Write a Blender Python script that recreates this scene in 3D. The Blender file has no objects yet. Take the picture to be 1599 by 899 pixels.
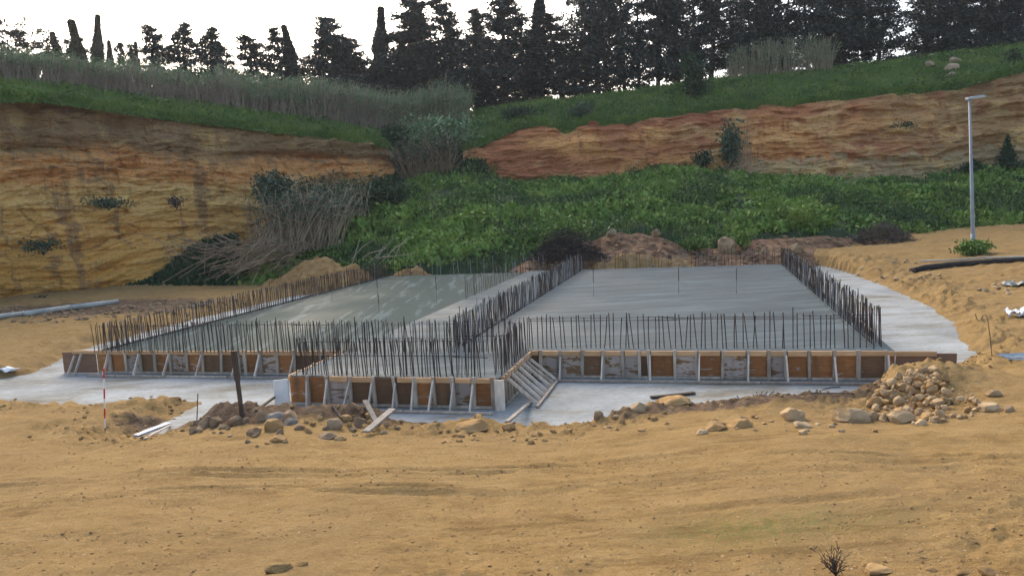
import bpy, math, random
import numpy as np
from mathutils import Vector, Matrix

random.seed(7)
rng = np.random.default_rng(7)
SC = bpy.context.scene
COL = SC.collection

# ------------------------------------------------------------------ camera
F = 1150.0
ROLL = 0.0515
PITCH = math.atan(131 / 1150.0)
CZ = 5.2
CAM = np.array([0.0, 0.0, CZ])
_f = np.array([0, math.cos(PITCH), -math.sin(PITCH)])
_u0 = np.array([0, math.sin(PITCH), math.cos(PITCH)])
_r0 = np.array([1.0, 0, 0])
_R = math.cos(ROLL) * _r0 - math.sin(ROLL) * _u0
_U = math.sin(ROLL) * _r0 + math.cos(ROLL) * _u0
cam_data = bpy.data.cameras.new('camera')
cam_data.sensor_width = 36.0
cam_data.lens = F / 1599.0 * 36.0
cam_data.clip_start = 0.1
cam_data.clip_end = 5000.0
cam = bpy.data.objects.new('camera', cam_data)
COL.objects.link(cam)
cam.matrix_world = Matrix(((_R[0], _U[0], -_f[0], 0), (_R[1], _U[1], -_f[1], 0), (_R[2], _U[2], -_f[2], CZ), (0, 0, 0, 1)))
SC.camera = cam

# ------------------------------------------------------------------ light
SUN_EL = math.radians(33)
SUN_AZ = math.radians(-19)          # from +Y towards +X
world = bpy.data.worlds.new('World')
SC.world = world
world.use_nodes = True
wn = world.node_tree
bg = wn.nodes['Background']
sky = wn.nodes.new('ShaderNodeTexSky')
sky.sky_type = 'NISHITA'
sky.sun_disc = False
sky.sun_elevation = SUN_EL
sky.sun_rotation = SUN_AZ
sky.air_density = 1.0
sky.dust_density = 4.0
sky.ozone_density = 1.0
wn.links.new(sky.outputs['Color'], bg.inputs['Color'])
bg.inputs['Strength'].default_value = 0.10
sun_data = bpy.data.lights.new('sun', 'SUN')
sun_data.energy = 0.5
sun_data.angle = math.radians(25)
sun_data.color = (1.0, 0.93, 0.82)
sun = bpy.data.objects.new('sun', sun_data)
COL.objects.link(sun)
sd_ = Vector((math.sin(SUN_AZ) * math.cos(SUN_EL), math.cos(SUN_AZ) * math.cos(SUN_EL), math.sin(SUN_EL)))
sun.rotation_euler = sd_.to_track_quat('Z', 'Y').to_euler()
SC.view_settings.view_transform = 'Standard'
SC.view_settings.look = 'None'
SC.view_settings.gamma = 1.0
SC.view_settings.exposure = 1.95
SC.cycles.use_denoising = True
SC.cycles.denoising_prefilter = 'ACCURATE'
SC.cycles.denoising_input_passes = 'RGB_ALBEDO_NORMAL'
SC.cycles.max_bounces = 5
SC.cycles.diffuse_bounces = 3

# ------------------------------------------------------------------ helpers: survey
def ray(u, v):
    return _R * (u - 799.5) / F - _U * (v - 449.5) / F + _f
def on_z(u, v, z):
    d = ray(u, v); return CAM + d * ((z - CZ) / d[2])
def on_y(u, v, y):
    d = ray(u, v); return CAM + d * (y / d[1])

AZ = math.radians(14.7)             # heading of the slab's long sides
EV = np.array([math.sin(AZ), math.cos(AZ), 0.0])
NV = np.array([math.cos(AZ), -math.sin(AZ), 0.0])
def ne(n, e, z=0.0):
    return NV * n + EV * e + np.array([0, 0, z])
def on_e(u, v, e):
    d = ray(u, v); t = (e - CAM @ EV) / (d @ EV); P = CAM + d * t
    return P @ NV, P[2]
def on_n(u, v, n):
    d = ray(u, v); t = (n - CAM @ NV) / (d @ NV); P = CAM + d * t
    return P @ EV, P[2]

# ------------------------------------------------------------------ helpers: noise
def _hash(ix, iy, iz, seed):
    h = (ix * 374761393 + iy * 668265263 + iz * 1274126177 + seed * 974711) & 0xffffffff
    h = ((h ^ (h >> 13)) * 1274126177) & 0xffffffff
    return ((h ^ (h >> 16)) & 0xffff) / 65535.0
def vnoise(P, seed=0):
    P = np.asarray(P, float)
    i = np.floor(P).astype(np.int64); f = P - i
    w = f * f * (3 - 2 * f)
    r = 0
    for dx in (0, 1):
        for dy in (0, 1):
            for dz in (0, 1):
                k = (w[:, 0] if dx else 1 - w[:, 0]) * (w[:, 1] if dy else 1 - w[:, 1]) * (w[:, 2] if dz else 1 - w[:, 2])
                r = r + k * _hash(i[:, 0] + dx, i[:, 1] + dy, i[:, 2] + dz, seed)
    return r * 2 - 1
def fbm(P, octaves=4, seed=0, gain=0.5):
    P = np.asarray(P, float); a = 1.0; s = 0; t = 0
    for k in range(octaves):
        s = s + a * vnoise(P * 2.03 ** k, seed + k); t += a; a *= gain
    return s / t
def smooth(x, a, b):
    t = np.clip((x - a) / (b - a), 0, 1); return t * t * (3 - 2 * t)

# ------------------------------------------------------------------ helpers: objects
def tag(o, label=None, cat=None, group=None, kind=None):
    if label: o['label'] = label
    if cat: o['category'] = cat
    if group: o['group'] = group
    if kind: o['kind'] = kind
    return o
def empty(name, loc, label, cat, group=None):
    o = bpy.data.objects.new(name, None); COL.objects.link(o)
    o.location = Vector(loc); o.empty_display_size = 0.2
    return tag(o, label, cat, group)
def link(name, me, parent=None, loc=None):
    o = bpy.data.objects.new(name, me); COL.objects.link(o)
    if loc is not None: o.location = Vector(loc)
    if parent is not None: o.parent = parent
    return o
def np_mesh(name, V, faces, mats, mat_idx=None, smooth_shade=False):
    """faces: list of (M,k) int arrays"""
    V = np.asarray(V, np.float32)
    me = bpy.data.meshes.new(name)
    me.vertices.add(len(V)); me.vertices.foreach_set('co', V.ravel())
    faces = [np.asarray(f, np.int32) for f in faces if len(f)]
    loops = np.concatenate([f.ravel() for f in faces])
    tot = np.concatenate([np.full(len(f), f.shape[1], np.int32) for f in faces])
    start = np.concatenate([[0], np.cumsum(tot)[:-1]]).astype(np.int32)
    me.loops.add(len(loops)); me.loops.foreach_set('vertex_index', loops)
    me.polygons.add(len(tot)); me.polygons.foreach_set('loop_start', start)
    me.polygons.foreach_set('loop_total', tot)
    for m in (mats if isinstance(mats, (list, tuple)) else [mats]): me.materials.append(m)
    if mat_idx is not None: me.polygons.foreach_set('material_index', np.asarray(mat_idx, np.int32))
    me.update(calc_edges=True); me.validate()
    me.polygons.foreach_set('use_smooth', np.full(len(me.polygons), bool(smooth_shade)))
    return me
def grid_faces(nr, nc):
    r, c = np.meshgrid(np.arange(nr - 1), np.arange(nc - 1), indexing='ij')
    a = (r * nc + c).ravel()
    return np.stack([a, a + 1, a + nc + 1, a + nc], 1)
def attr(me, name, vals):
    a = me.attributes.new(name, 'FLOAT', 'POINT'); a.data.foreach_set('value', np.asarray(vals, np.float32))

class MB:
    """collects boxes, bars and tubes, then links them as ONE mesh object"""
    def __init__(s): s.v = []; s.f = []; s.m = []
    def add(s, vs, fs, mi=0):
        k = len(s.v); s.v += [tuple(p) for p in vs]
        s.f += [tuple(i + k for i in f) for f in fs]; s.m += [mi] * len(fs)
        return s
    def frame_box(s, c, ax, ay, az, mi=0):
        c, ax, ay, az = map(np.asarray, (c, ax, ay, az))
        vs = [c + sx * ax + sy * ay + sz * az for sz in (-1, 1) for sy in (-1, 1) for sx in (-1, 1)]
        return s.add(vs, [(0, 2, 3, 1), (4, 5, 7, 6), (0, 1, 5, 4), (2, 6, 7, 3), (0, 4, 6, 2), (1, 3, 7, 5)], mi)
    def ne_box(s, n0, n1, e0, e1, z0, z1, mi=0):
        return s.frame_box(ne((n0 + n1) / 2, (e0 + e1) / 2, (z0 + z1) / 2), NV * (n1 - n0) / 2, EV * (e1 - e0) / 2, np.array([0, 0, (z1 - z0) / 2]), mi)
    def beam(s, a, b, w, t, up=(0, 0, 1), mi=0):
        a = np.asarray(a, float); b = np.asarray(b, float); d = b - a; L = np.linalg.norm(d); d = d / L
        x = np.cross(d, up); x /= np.linalg.norm(x); y = np.cross(x, d)
        return s.frame_box((a + b) / 2, x * w / 2, y * t / 2, d * L / 2, mi)
    def tube(s, pts, rad, sides=6, mi=0, cap=True):
        pts = [np.asarray(p, float) for p in pts]; n = len(pts)
        if not hasattr(rad, '__len__'): rad = [rad] * n
        vs = []; fs = []
        for i, p in enumerate(pts):
            d = pts[min(i + 1, n - 1)] - pts[max(i - 1, 0)]; d = d / (np.linalg.norm(d) + 1e-9)
            ref = np.array([0, 0, 1.0]) if abs(d[2]) < 0.9 else np.array([1.0, 0, 0])
            x = np.cross(d, ref); x /= np.linalg.norm(x); y = np.cross(d, x)
            for k in range(sides):
                t = 2 * math.pi * k / sides; vs.append(p + rad[i] * (math.cos(t) * x + math.sin(t) * y))
        for i in range(n - 1):
            for k in range(sides):
                a = i * sides + k; b = i * sides + (k + 1) % sides
                fs.append((a, b, b + sides, a + sides))
        if cap:
            fs.append(tuple(range(sides - 1, -1, -1))); fs.append(tuple((n - 1) * sides + k for k in range(sides)))
        return s.add(vs, fs, mi)
    def mesh(s, name, mats, smooth_shade=False):
        me = bpy.data.meshes.new(name); me.from_pydata(s.v, [], s.f)
        for m in (mats if isinstance(mats, (list, tuple)) else [mats]): me.materials.append(m)
        me.polygons.foreach_set('material_index', s.m)
        me.polygons.foreach_set('use_smooth', [smooth_shade] * len(s.f)); me.update()
        return me
    def build(s, name, mats, parent=None, smooth_shade=False):
        """vertices are in world coordinates; kept relative to the parent's base"""
        if parent is not None:
            o = np.array(parent.location); s.v = [tuple(np.asarray(p) - o) for p in s.v]
        return link(name, s.mesh(name, mats, smooth_shade), parent)

# ------------------------------------------------------------------ materials
class NT:
    def __init__(s, name, rough=0.9, spec=0.2):
        s.mat = bpy.data.materials.new(name); s.mat.use_nodes = True
        s.t = s.mat.node_tree; s.b = s.t.nodes['Principled BSDF']
        s.b.inputs['Roughness'].default_value = rough
        s.b.inputs['Specular IOR Level'].default_value = spec
        s.geo = None
    def n(s, kind, **kw):
        x = s.t.nodes.new(kind)
        for k, v in kw.items(): setattr(x, k, v)
        return x
    def L(s, a, b): s.t.links.new(a, b)
    def set(s, sock, v):
        if isinstance(v, bpy.types.NodeSocket): s.L(v, sock)
        elif isinstance(v, (tuple, list)) and len(v) == 3 and sock.type == 'RGBA': sock.default_value = (*v, 1)
        else: sock.default_value = v
    def pos(s, scale=(1, 1, 1), off=(0, 0, 0), obj=False, rot=0.0):
        src = s.n('ShaderNodeTexCoord').outputs['Object'] if obj else s.n('ShaderNodeNewGeometry').outputs['Position']
        m = s.n('ShaderNodeMapping'); s.L(src, m.inputs['Vector'])
        m.inputs['Scale'].default_value = scale; m.inputs['Location'].default_value = off
        m.inputs['Rotation'].default_value = (0, 0, rot)
        return m.outputs['Vector']
    def noise(s, scale, vec=None, detail=5, rough=0.55, dist=0.0):
        x = s.n('ShaderNodeTexNoise'); x.inputs['Scale'].default_value = scale
        x.inputs['Detail'].default_value = detail; x.inputs['Roughness'].default_value = rough
        x.inputs['Distortion'].default_value = dist
        s.L(vec if vec is not None else s.pos(), x.inputs['Vector'])
        return x.outputs['Fac']
    def ramp(s, fac, stops, const=False):
        r = s.n('ShaderNodeValToRGB')
        if const: r.color_ramp.interpolation = 'CONSTANT'
        el = r.color_ramp.elements
        while len(el) < len(stops): el.new(0.5)
        for e, (p, c) in zip(el, stops):
            e.position = p; e.color = (*c, 1) if hasattr(c, '__len__') else (c, c, c, 1)
        s.L(fac, r.inputs['Fac']); return r.outputs['Color']
    def mix(s, fac, a, b, mode='MIX'):
        m = s.n('ShaderNodeMix', data_type='RGBA', blend_type=mode)
        s.set(m.inputs[0], fac); s.set(m.inputs[6], a); s.set(m.inputs[7], b)
        return m.outputs[2]
    def math(s, op, a, b=0.0, clamp=False):
        m = s.n('ShaderNodeMath', operation=op, use_clamp=clamp)
        s.set(m.inputs[0], a); s.set(m.inputs[1], b); return m.outputs[0]
    def attr(s, name):
        a = s.n('ShaderNodeAttribute'); a.attribute_name = name; return a.outputs['Fac']
    def z(s):
        x = s.n('ShaderNodeSeparateXYZ'); s.L(s.n('ShaderNodeNewGeometry').outputs['Position'], x.inputs[0]); return x.outputs['Z']
    def color(s, c): s.set(s.b.inputs['Base Color'], c)
    def rough(s, r): s.set(s.b.inputs['Roughness'], r)
    def bump(s, h, strength=0.4, dist=0.05):
        b = s.n('ShaderNodeBump'); b.inputs['Strength'].default_value = strength; b.inputs['Distance'].default_value = dist
        s.L(h, b.inputs['Height']); s.L(b.outputs['Normal'], s.b.inputs['Normal'])

def simple(name, c1, c2, scale=3.0, rough=0.9, obj=False, spec=0.2, bump=0.0, stretch=(1, 1, 1), per_object=0.0):
    t = NT(name, rough, spec)
    nz = t.noise(scale, t.pos(stretch, obj=obj))
    c = t.ramp(nz, [(0.32, c1), (0.68, c2)])
    if per_object:
        oi = t.n('ShaderNodeObjectInfo')
        c = t.mix(1.0, c, t.ramp(oi.outputs['Random'], [(0, 1 - per_object), (1, 1 + per_object)]), 'MULTIPLY')
    t.color(c)
    if bump: t.bump(nz, bump, 0.04)
    return t.mat

# sand: tan ground with browner earth (attribute soil), crumbs, faint tracks, faint green
t = NT('sand', 0.97, 0.05)
nb = t.noise(0.35, detail=6)
nm = t.noise(1.6, t.pos((0.8, 1.2, 1)), detail=10, rough=0.72)
nf = t.noise(11, detail=8, rough=0.75)
ng = t.noise(38, detail=4, rough=0.7)
sandc = t.ramp(nm, [(0.30, (0.2168, 0.1289, 0.0494)), (0.48, (0.2998, 0.191, 0.074)), (0.62, (0.3368, 0.2216, 0.0924)), (0.78, (0.3968, 0.2768, 0.1284))])
sandc = t.mix(t.math('MULTIPLY', t.ramp(nb, [(0.4, 0.0), (0.65, 1.0)]), 0.5), sandc, (0.2676, 0.1766, 0.0802))
soilc = t.ramp(t.noise(3.0, detail=9, rough=0.75), [(0.3, (0.0553, 0.0362, 0.0237)), (0.5, (0.1292, 0.0859, 0.0533)), (0.72, (0.2492, 0.1766, 0.1078))])
sf = t.ramp(t.math('ADD', t.attr('soil'), t.math('MULTIPLY', t.math('SUBTRACT', t.noise(1.6, detail=8, rough=0.7), 0.5), 1.0)), [(0.38, 0.0), (0.62, 1.0)])
c = t.mix(sf, sandc, soilc)
c = t.mix(1.0, c, t.ramp(nf, [(0.28, 0.70), (0.46, 0.96), (0.6, 1.04), (0.75, 1.2)]), 'MULTIPLY')
c = t.mix(0.6, c, t.ramp(ng, [(0.3, 0.7), (0.5, 1.0), (0.7, 1.22)]), 'MULTIPLY')
trk = t.noise(1.0, t.pos((0.16, 4.5, 1), rot=0.05), detail=7, rough=0.7)
c = t.mix(t.math('MULTIPLY', t.ramp(trk, [(0.53, 0.0), (0.62, 0.6)]), t.ramp(t.noise(0.25, t.pos((1, 1.5, 1), (4, 1, 0))), [(0.45, 0.0), (0.6, 1.0)])), c, t.mix(1.0, c, (0.572, 0.5441, 0.5136), 'MULTIPLY'))
c = t.mix(t.ramp(t.noise(0.55, t.pos((0.5, 1.4, 1), (3, 8, 0)), detail=9, rough=0.75), [(0.55, 0.0), (0.63, 0.5)]), c, t.mix(1.0, c, (0.6089, 0.5918, 0.5958), 'MULTIPLY'))
c = t.mix(t.ramp(t.noise(24, t.pos((1, 1, 1), (2, 2, 2)), detail=2), [(0.69, 0.0), (0.72, 0.7)]), c, (0.4798, 0.3913, 0.2567))
c = t.mix(t.math('MULTIPLY', t.attr('moss'), t.ramp(nf, [(0.42, 0.0), (0.55, 1.0)])), c, (0.083, 0.1145, 0.0308))
t.color(c)
t.bump(t.math('ADD', t.math('MULTIPLY', nf, 0.8), t.math('ADD', t.math('MULTIPLY', ng, 0.3), t.math('MULTIPLY', trk, 0.1))), 0.9, 0.07)
M_SAND = t.mat

def cliff_mat(name, bands, z0, z1, streak, pale, palefac, red=None):
    t = NT(name, 0.95, 0.1)
    zz = t.z(); fine0 = t.noise(1.2, t.pos((0.6, 0.6, 2.0)), detail=7, rough=0.65)
    wob = t.noise(0.12, detail=5); wob2 = t.noise(0.9, t.pos((1, 1, 2.5)), detail=6, rough=0.65)
    h = t.math('ADD', zz, t.math('ADD', t.math('MULTIPLY', t.math('SUBTRACT', wob, 0.5), 5.0), t.math('MULTIPLY', t.math('SUBTRACT', wob2, 0.5), 2.6)))
    h = t.math('DIVIDE', t.math('SUBTRACT', h, z0), z1 - z0, True)
    c = t.ramp(h, bands)
    strata = t.noise(1.0, t.pos((0.62, 0.62, 2.1)), detail=10, rough=0.74, dist=0.7)
    soft = t.ramp(t.math('ADD', t.math('DIVIDE', zz, 14.0), t.math('MULTIPLY', t.math('SUBTRACT', t.noise(0.15, detail=4), 0.5), 0.5)), [(0.40, 0.35), (0.62, 1.0)]) if not red else t.ramp(t.noise(0.10, t.pos((1, 1, 1), (1, 1, 5)), detail=4), [(0.4, 0.3), (0.6, 0.9)])
    c = t.mix(t.math('MULTIPLY', soft, t.ramp(strata, [(0.34, 0.8), (0.48, 0.0)])), c, t.mix(1.0, c, (0.42, 0.34, 0.28), 'MULTIPLY'))
    c = t.mix(t.ramp(strata, [(0.56, 0.0), (0.72, 0.6)]), c, t.mix(1.0, c, (1.4, 1.4, 1.3), 'MULTIPLY'))
    crk = t.n('ShaderNodeTexVoronoi', feature='DISTANCE_TO_EDGE'); crk.inputs['Scale'].default_value = 0.55
    wv = t.n('ShaderNodeVectorMath', operation='ADD'); t.L(t.pos((0.35, 0.35, 1.9)), wv.inputs[0])
    wn_ = t.n('ShaderNodeTexNoise'); wn_.inputs['Scale'].default_value = 0.5; wn_.inputs['Detail'].default_value = 6; t.L(t.pos(), wn_.inputs['Vector']); t.L(wn_.outputs['Color'], wv.inputs[1]); t.L(wv.outputs[0], crk.inputs['Vector'])
    c = t.mix(t.math('MULTIPLY', t.ramp(crk.outputs['Distance'], [(0.0, 0.85), (0.03, 0.0)]), t.ramp(t.noise(0.3, t.pos((1, 1, 1), (2, 7, 1)), detail=3), [(0.48, 0.0), (0.56, 1.0)])), c, t.mix(1.0, c, (0.45, 0.38, 0.32), 'MULTIPLY'))
    if red:
        c = t.mix(t.ramp(t.noise(0.11, t.pos((1, 1, 1.6), (5, 3, 1)), detail=6, rough=0.6), [(0.44, 0.0), (0.58, 0.8)]), c, red)
    if red:
        sx = t.n('ShaderNodeSeparateXYZ'); t.L(t.n('ShaderNodeNewGeometry').outputs['Position'], sx.inputs[0])
        gx_ = t.math('ADD', t.math('DIVIDE', t.math('SUBTRACT', sx.outputs['X'], 24.0), 26.0), t.math('MULTIPLY', t.math('SUBTRACT', t.noise(0.14, detail=6), 0.5), 1.6))
        c = t.mix(t.ramp(gx_, [(0.35, 0.0), (0.75, 0.8)]), c, t.ramp(fine0, [(0.3, (0.36, 0.205, 0.075)), (0.7, (0.52, 0.35, 0.16))]))
        foot = t.math('ADD', t.math('DIVIDE', t.math('SUBTRACT', 9.6, zz), 3.0), t.math('MULTIPLY', t.math('SUBTRACT', t.noise(0.45, detail=6, rough=0.7), 0.5), 2.6))
        band = t.math('MULTIPLY', t.ramp(foot, [(0.50, 0.0), (0.56, 0.85)]), t.ramp(t.math('DIVIDE', sx.outputs['X'], 60.0), [(0.36, 0.0), (0.42, 1.0)]))
        c = t.mix(band, c, (0.55, 0.40, 0.21))
    c = t.mix(t.ramp(t.noise(0.22, t.pos((1, 1, 1.8), (9, 2, 4)), detail=7, rough=0.65), [(0.52, 0.0), (0.66, palefac)]), c, pale)
    vs = t.noise(1.0, t.pos((0.7, 0.7, 0.06)), detail=6, rough=0.65)
    c = t.mix(t.ramp(vs, [(0.55, 0.0), (0.63, 0.75)]), c, streak)
    fine = t.noise(5.0, t.pos((1, 1, 1.6)), detail=8, rough=0.7)
    c = t.mix(0.8, c, t.ramp(fine, [(0.30, 0.45), (0.46, 0.95), (0.6, 1.1), (0.75, 1.5)]), 'MULTIPLY')
    t.color(c)
    t.bump(t.math('ADD', strata, t.math('ADD', t.math('MULTIPLY', fine, 0.8), t.math('MULTIPLY', t.ramp(crk.outputs['Distance'], [(0.0, 0.0), (0.08, 1.0)]), 0.3))), 1.0, 0.45)
    return t.mat
M_CLIFF_L = cliff_mat('cliff_ochre', [(0.0, (1.004, 0.5118, 0.1246)), (0.22, (1.0336, 0.5494, 0.148)), (0.36, (1.0886, 0.5862, 0.1753)), (0.46, (1.0629, 0.6366, 0.2102)),
    (0.55, (1.0629, 0.6742, 0.2492)), (0.62, (0.9989, 0.4627, 0.1558)), (0.72, (0.892, 0.4283, 0.1558)), (0.78, (0.4283, 0.2637, 0.1274)), (0.9, (0.5352, 0.3427, 0.1697)), (1.0, (0.3568, 0.2468, 0.1358))],
    0, 14, (0.4637, 0.257, 0.1274), (1.0629, 0.6991, 0.2649), 0.5)
M_CLIFF_R = cliff_mat('cliff_red', [(0.0, (0.6193, 0.2599, 0.1047)), (0.15, (0.8359, 0.4103, 0.1408)), (0.3, (0.7742, 0.342, 0.1207)), (0.5, (0.9289, 0.465, 0.1609)),
    (0.62, (0.7122, 0.3008, 0.1167)), (0.8, (0.6193, 0.2736, 0.1207)), (1.0, (0.7432, 0.4103, 0.2013))], 5.5, 17.5, (0.4645, 0.1697, 0.0806), (1.0031, 0.6508, 0.257), 0.75, (0.4802, 0.1697, 0.0806))

t = NT('concrete', 0.85, 0.15)
nb = t.noise(0.30, t.pos((1, 0.6, 1), rot=AZ), detail=6, rough=0.6)
ns = t.noise(0.8, t.pos((0.35, 2.2, 1), rot=AZ), detail=7, rough=0.65)
c = t.ramp(nb, [(0.32, (0.0441, 0.0601, 0.0672)), (0.48, (0.0575, 0.0757, 0.0829)), (0.62, (0.0785, 0.0992, 0.1053)), (0.75, (0.0958, 0.1154, 0.1188))])
c = t.mix(0.85, c, t.ramp(ns, [(0.32, 0.66), (0.48, 0.95), (0.60, 1.35), (0.7, 1.6)]), 'MULTIPLY')
c = t.mix(0.5, c, t.ramp(t.noise(5, detail=6, rough=0.7), [(0.3, 0.75), (0.7, 1.2)]), 'MULTIPLY')
t.color(c); t.rough(t.ramp(nb, [(0.35, 0.6), (0.6, 0.9)])); t.bump(t.noise(9, detail=5), 0.15, 0.02)
M_CONC = t.mat
t = NT('wet_concrete', 0.7, 0.04)
nb = t.noise(0.14, t.pos((1, 0.6, 1), rot=AZ), detail=4)
ns = t.noise(0.8, t.pos((2.6, 0.28, 1), (3, 0, 0), rot=AZ + 0.25), detail=6, rough=0.65)
c = t.ramp(nb, [(0.35, (0.0319, 0.05, 0.0435)), (0.5, (0.0433, 0.062, 0.0552)), (0.65, (0.0572, 0.076, 0.0699))])
c = t.mix(t.ramp(ns, [(0.54, 0.0), (0.62, 0.85)]), c, (0.104, 0.1341, 0.1301))
c = t.mix(0.5, c, t.ramp(t.noise(4, detail=6, rough=0.7), [(0.3, 0.78), (0.7, 1.2)]), 'MULTIPLY')
t.color(c); t.rough(t.ramp(nb, [(0.4, 0.6), (0.6, 0.9)]))
M_WET = t.mat
t = NT('pad_concrete', 0.9, 0.15)
nb = t.noise(0.5, t.pos((0.5, 1.5, 1)), detail=8, rough=0.65)
nf = t.noise(6, detail=6, rough=0.7)
c = t.ramp(nb, [(0.33, (0.1559, 0.1314, 0.0881)), (0.42, (0.2294, 0.2159, 0.1762)), (0.50, (0.3028, 0.3098, 0.2874)), (0.66, (0.367, 0.3803, 0.3709))])
c = t.mix(t.ramp(t.noise(0.25, t.pos((1, 1, 1), (7, 3, 0)), detail=6), [(0.5, 0.0), (0.62, 0.7)]), c, (0.2018, 0.2113, 0.204))
c = t.mix(0.7, c, t.ramp(nf, [(0.3, 0.7), (0.55, 1.0), (0.8, 1.15)]), 'MULTIPLY')
c = t.mix(t.ramp(t.noise(1.8, detail=8, rough=0.75), [(0.62, 0.0), (0.7, 0.6)]), c, (0.2018, 0.1502, 0.0834))
t.color(c); t.bump(nf, 0.4, 0.04)
M_PAD = t.mat

def ply(name, base1, base2, stain, amount):
    t = NT(name, 0.75, 0.3)
    g = t.noise(3.0, t.pos((1.2, 1.2, 9)), detail=6, rough=0.6)
    c = t.ramp(g, [(0.3, base1), (0.7, base2)])
    oi = t.n('ShaderNodeObjectInfo')
    vx = t.n('ShaderNodeVectorMath', operation='ADD'); t.L(t.pos((1.6, 1.6, 5.5)), vx.inputs[0])
    cb = t.n('ShaderNodeCombineXYZ'); t.L(t.math('MULTIPLY', oi.outputs['Random'], 40.0), cb.inputs[0]); t.L(cb.outputs[0], vx.inputs[1])
    w = t.noise(1.3, vx.outputs[0], detail=6, rough=0.65, dist=0.6)
    c = t.mix(t.ramp(w, [(amount, 0.0), (amount + 0.03, 0.9)]), c, stain)
    c = t.mix(1.0, c, t.ramp(oi.outputs['Random'], [(0, 0.75), (1, 1.2)]), 'MULTIPLY')
    c = t.mix(t.ramp(t.noise(1.0, t.pos((3.5, 3.5, 0.5)), detail=4), [(0.55, 0.0), (0.7, 0.5)]), c, (0.07, 0.045, 0.03))
    t.color(c); return t.mat
M_PLY = ply('plywood', (0.22, 0.085, 0.028), (0.36, 0.155, 0.05), (0.37, 0.315, 0.265), 0.60)
M_PLY_W = ply('worn_plywood', (0.15, 0.08, 0.038), (0.25, 0.14, 0.062), (0.40, 0.335, 0.285), 0.44)
M_PLY_D = ply('dark_plywood', (0.1215, 0.065, 0.0336), (0.2025, 0.1105, 0.054), (0.4455, 0.377, 0.3), 0.66)
M_PLY_PLAIN = simple('plain_plywood', (0.19, 0.105, 0.065), (0.235, 0.135, 0.085), 2.0, 0.7, stretch=(1, 1, 6))
M_PALE = simple('pale_timber', (0.46, 0.27, 0.13), (0.58, 0.36, 0.185), 3.0, 0.8, stretch=(1, 1, 5), per_object=0.15)
M_STUD = simple('grey_timber', (0.2983, 0.2372, 0.1783), (0.4641, 0.3848, 0.2988), 4.0, 0.9, stretch=(2, 2, 0.6), per_object=0.25)
M_BRACE = simple('whitish_timber', (0.442, 0.3689, 0.2891), (0.663, 0.5851, 0.4819), 4.0, 0.9, stretch=(2, 2, 0.6), per_object=0.2)
M_DARKWOOD = simple('dark_wood', (0.045, 0.033, 0.026), (0.11, 0.08, 0.06), 5.0, 0.9, stretch=(3, 3, 0.5))
M_PLANK = simple('weathered_plank', (0.1728, 0.147, 0.1188), (0.3168, 0.28, 0.231), 4.0, 0.9, per_object=0.25)
M_REBAR = simple('rebar_steel', (0.035, 0.028, 0.026), (0.09, 0.062, 0.048), 3.0, 0.7, spec=0.3, per_object=0.3)
M_REBAR_R = simple('rusty_rebar', (0.07, 0.045, 0.032), (0.17, 0.11, 0.075), 2.0, 0.8, per_object=0.3)
M_REBAR_P = simple('splashed_rebar', (0.16, 0.15, 0.14), (0.34, 0.33, 0.32), 2.0, 0.8)
M_TIE = simple('tie_bar_steel', (0.10, 0.095, 0.09), (0.32, 0.31, 0.30), 1.5, 0.7)
M_GALV = simple('galvanised_steel', (0.20, 0.215, 0.23), (0.27, 0.29, 0.30), 2.0, 0.5, spec=0.5)
M_LAMP = simple('lamp_housing', (0.40, 0.41, 0.42), (0.52, 0.53, 0.54), 2.0, 0.5)
M_RED = simple('red_paint', (0.50, 0.025, 0.02), (0.62, 0.04, 0.03), 4, 0.6)
M_WHITE = simple('white_paint', (0.68, 0.66, 0.62), (0.8, 0.79, 0.76), 4, 0.6)
M_BLACK = simple('dark_rubber', (0.02, 0.018, 0.016), (0.05, 0.042, 0.036), 3, 0.8)
M_PIPE = simple('concrete_pipe', (0.30, 0.30, 0.26), (0.46, 0.46, 0.42), 2, 0.85)
M_SHEET = simple('white_plastic', (0.55, 0.56, 0.57), (0.75, 0.76, 0.77), 5, 0.5)
M_BLUE = simple('bluish_mesh', (0.26, 0.32, 0.36), (0.42, 0.47, 0.50), 5, 0.6)
M_ROCK = simple('sandstone', (0.2841, 0.168, 0.0702), (0.4213, 0.2737, 0.1253), 3.2, 0.97, spec=0.05, bump=1.0, per_object=0.2)
M_ROCK_P = simple('pale_sandstone', (0.3135, 0.2064, 0.1052), (0.4605, 0.3313, 0.1905), 3.2, 0.97, spec=0.05, bump=1.0, per_object=0.2)
M_ROCK_B = simple('brown_rock', (0.16, 0.105, 0.06), (0.34, 0.245, 0.15), 3.2, 0.97, spec=0.05, bump=1.0, per_object=0.3)
M_ROCK_G = simple('ridge_rock', (0.338, 0.2405, 0.1495), (0.52, 0.39, 0.26), 1.5, 0.95, bump=0.6, per_object=0.15)

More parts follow.
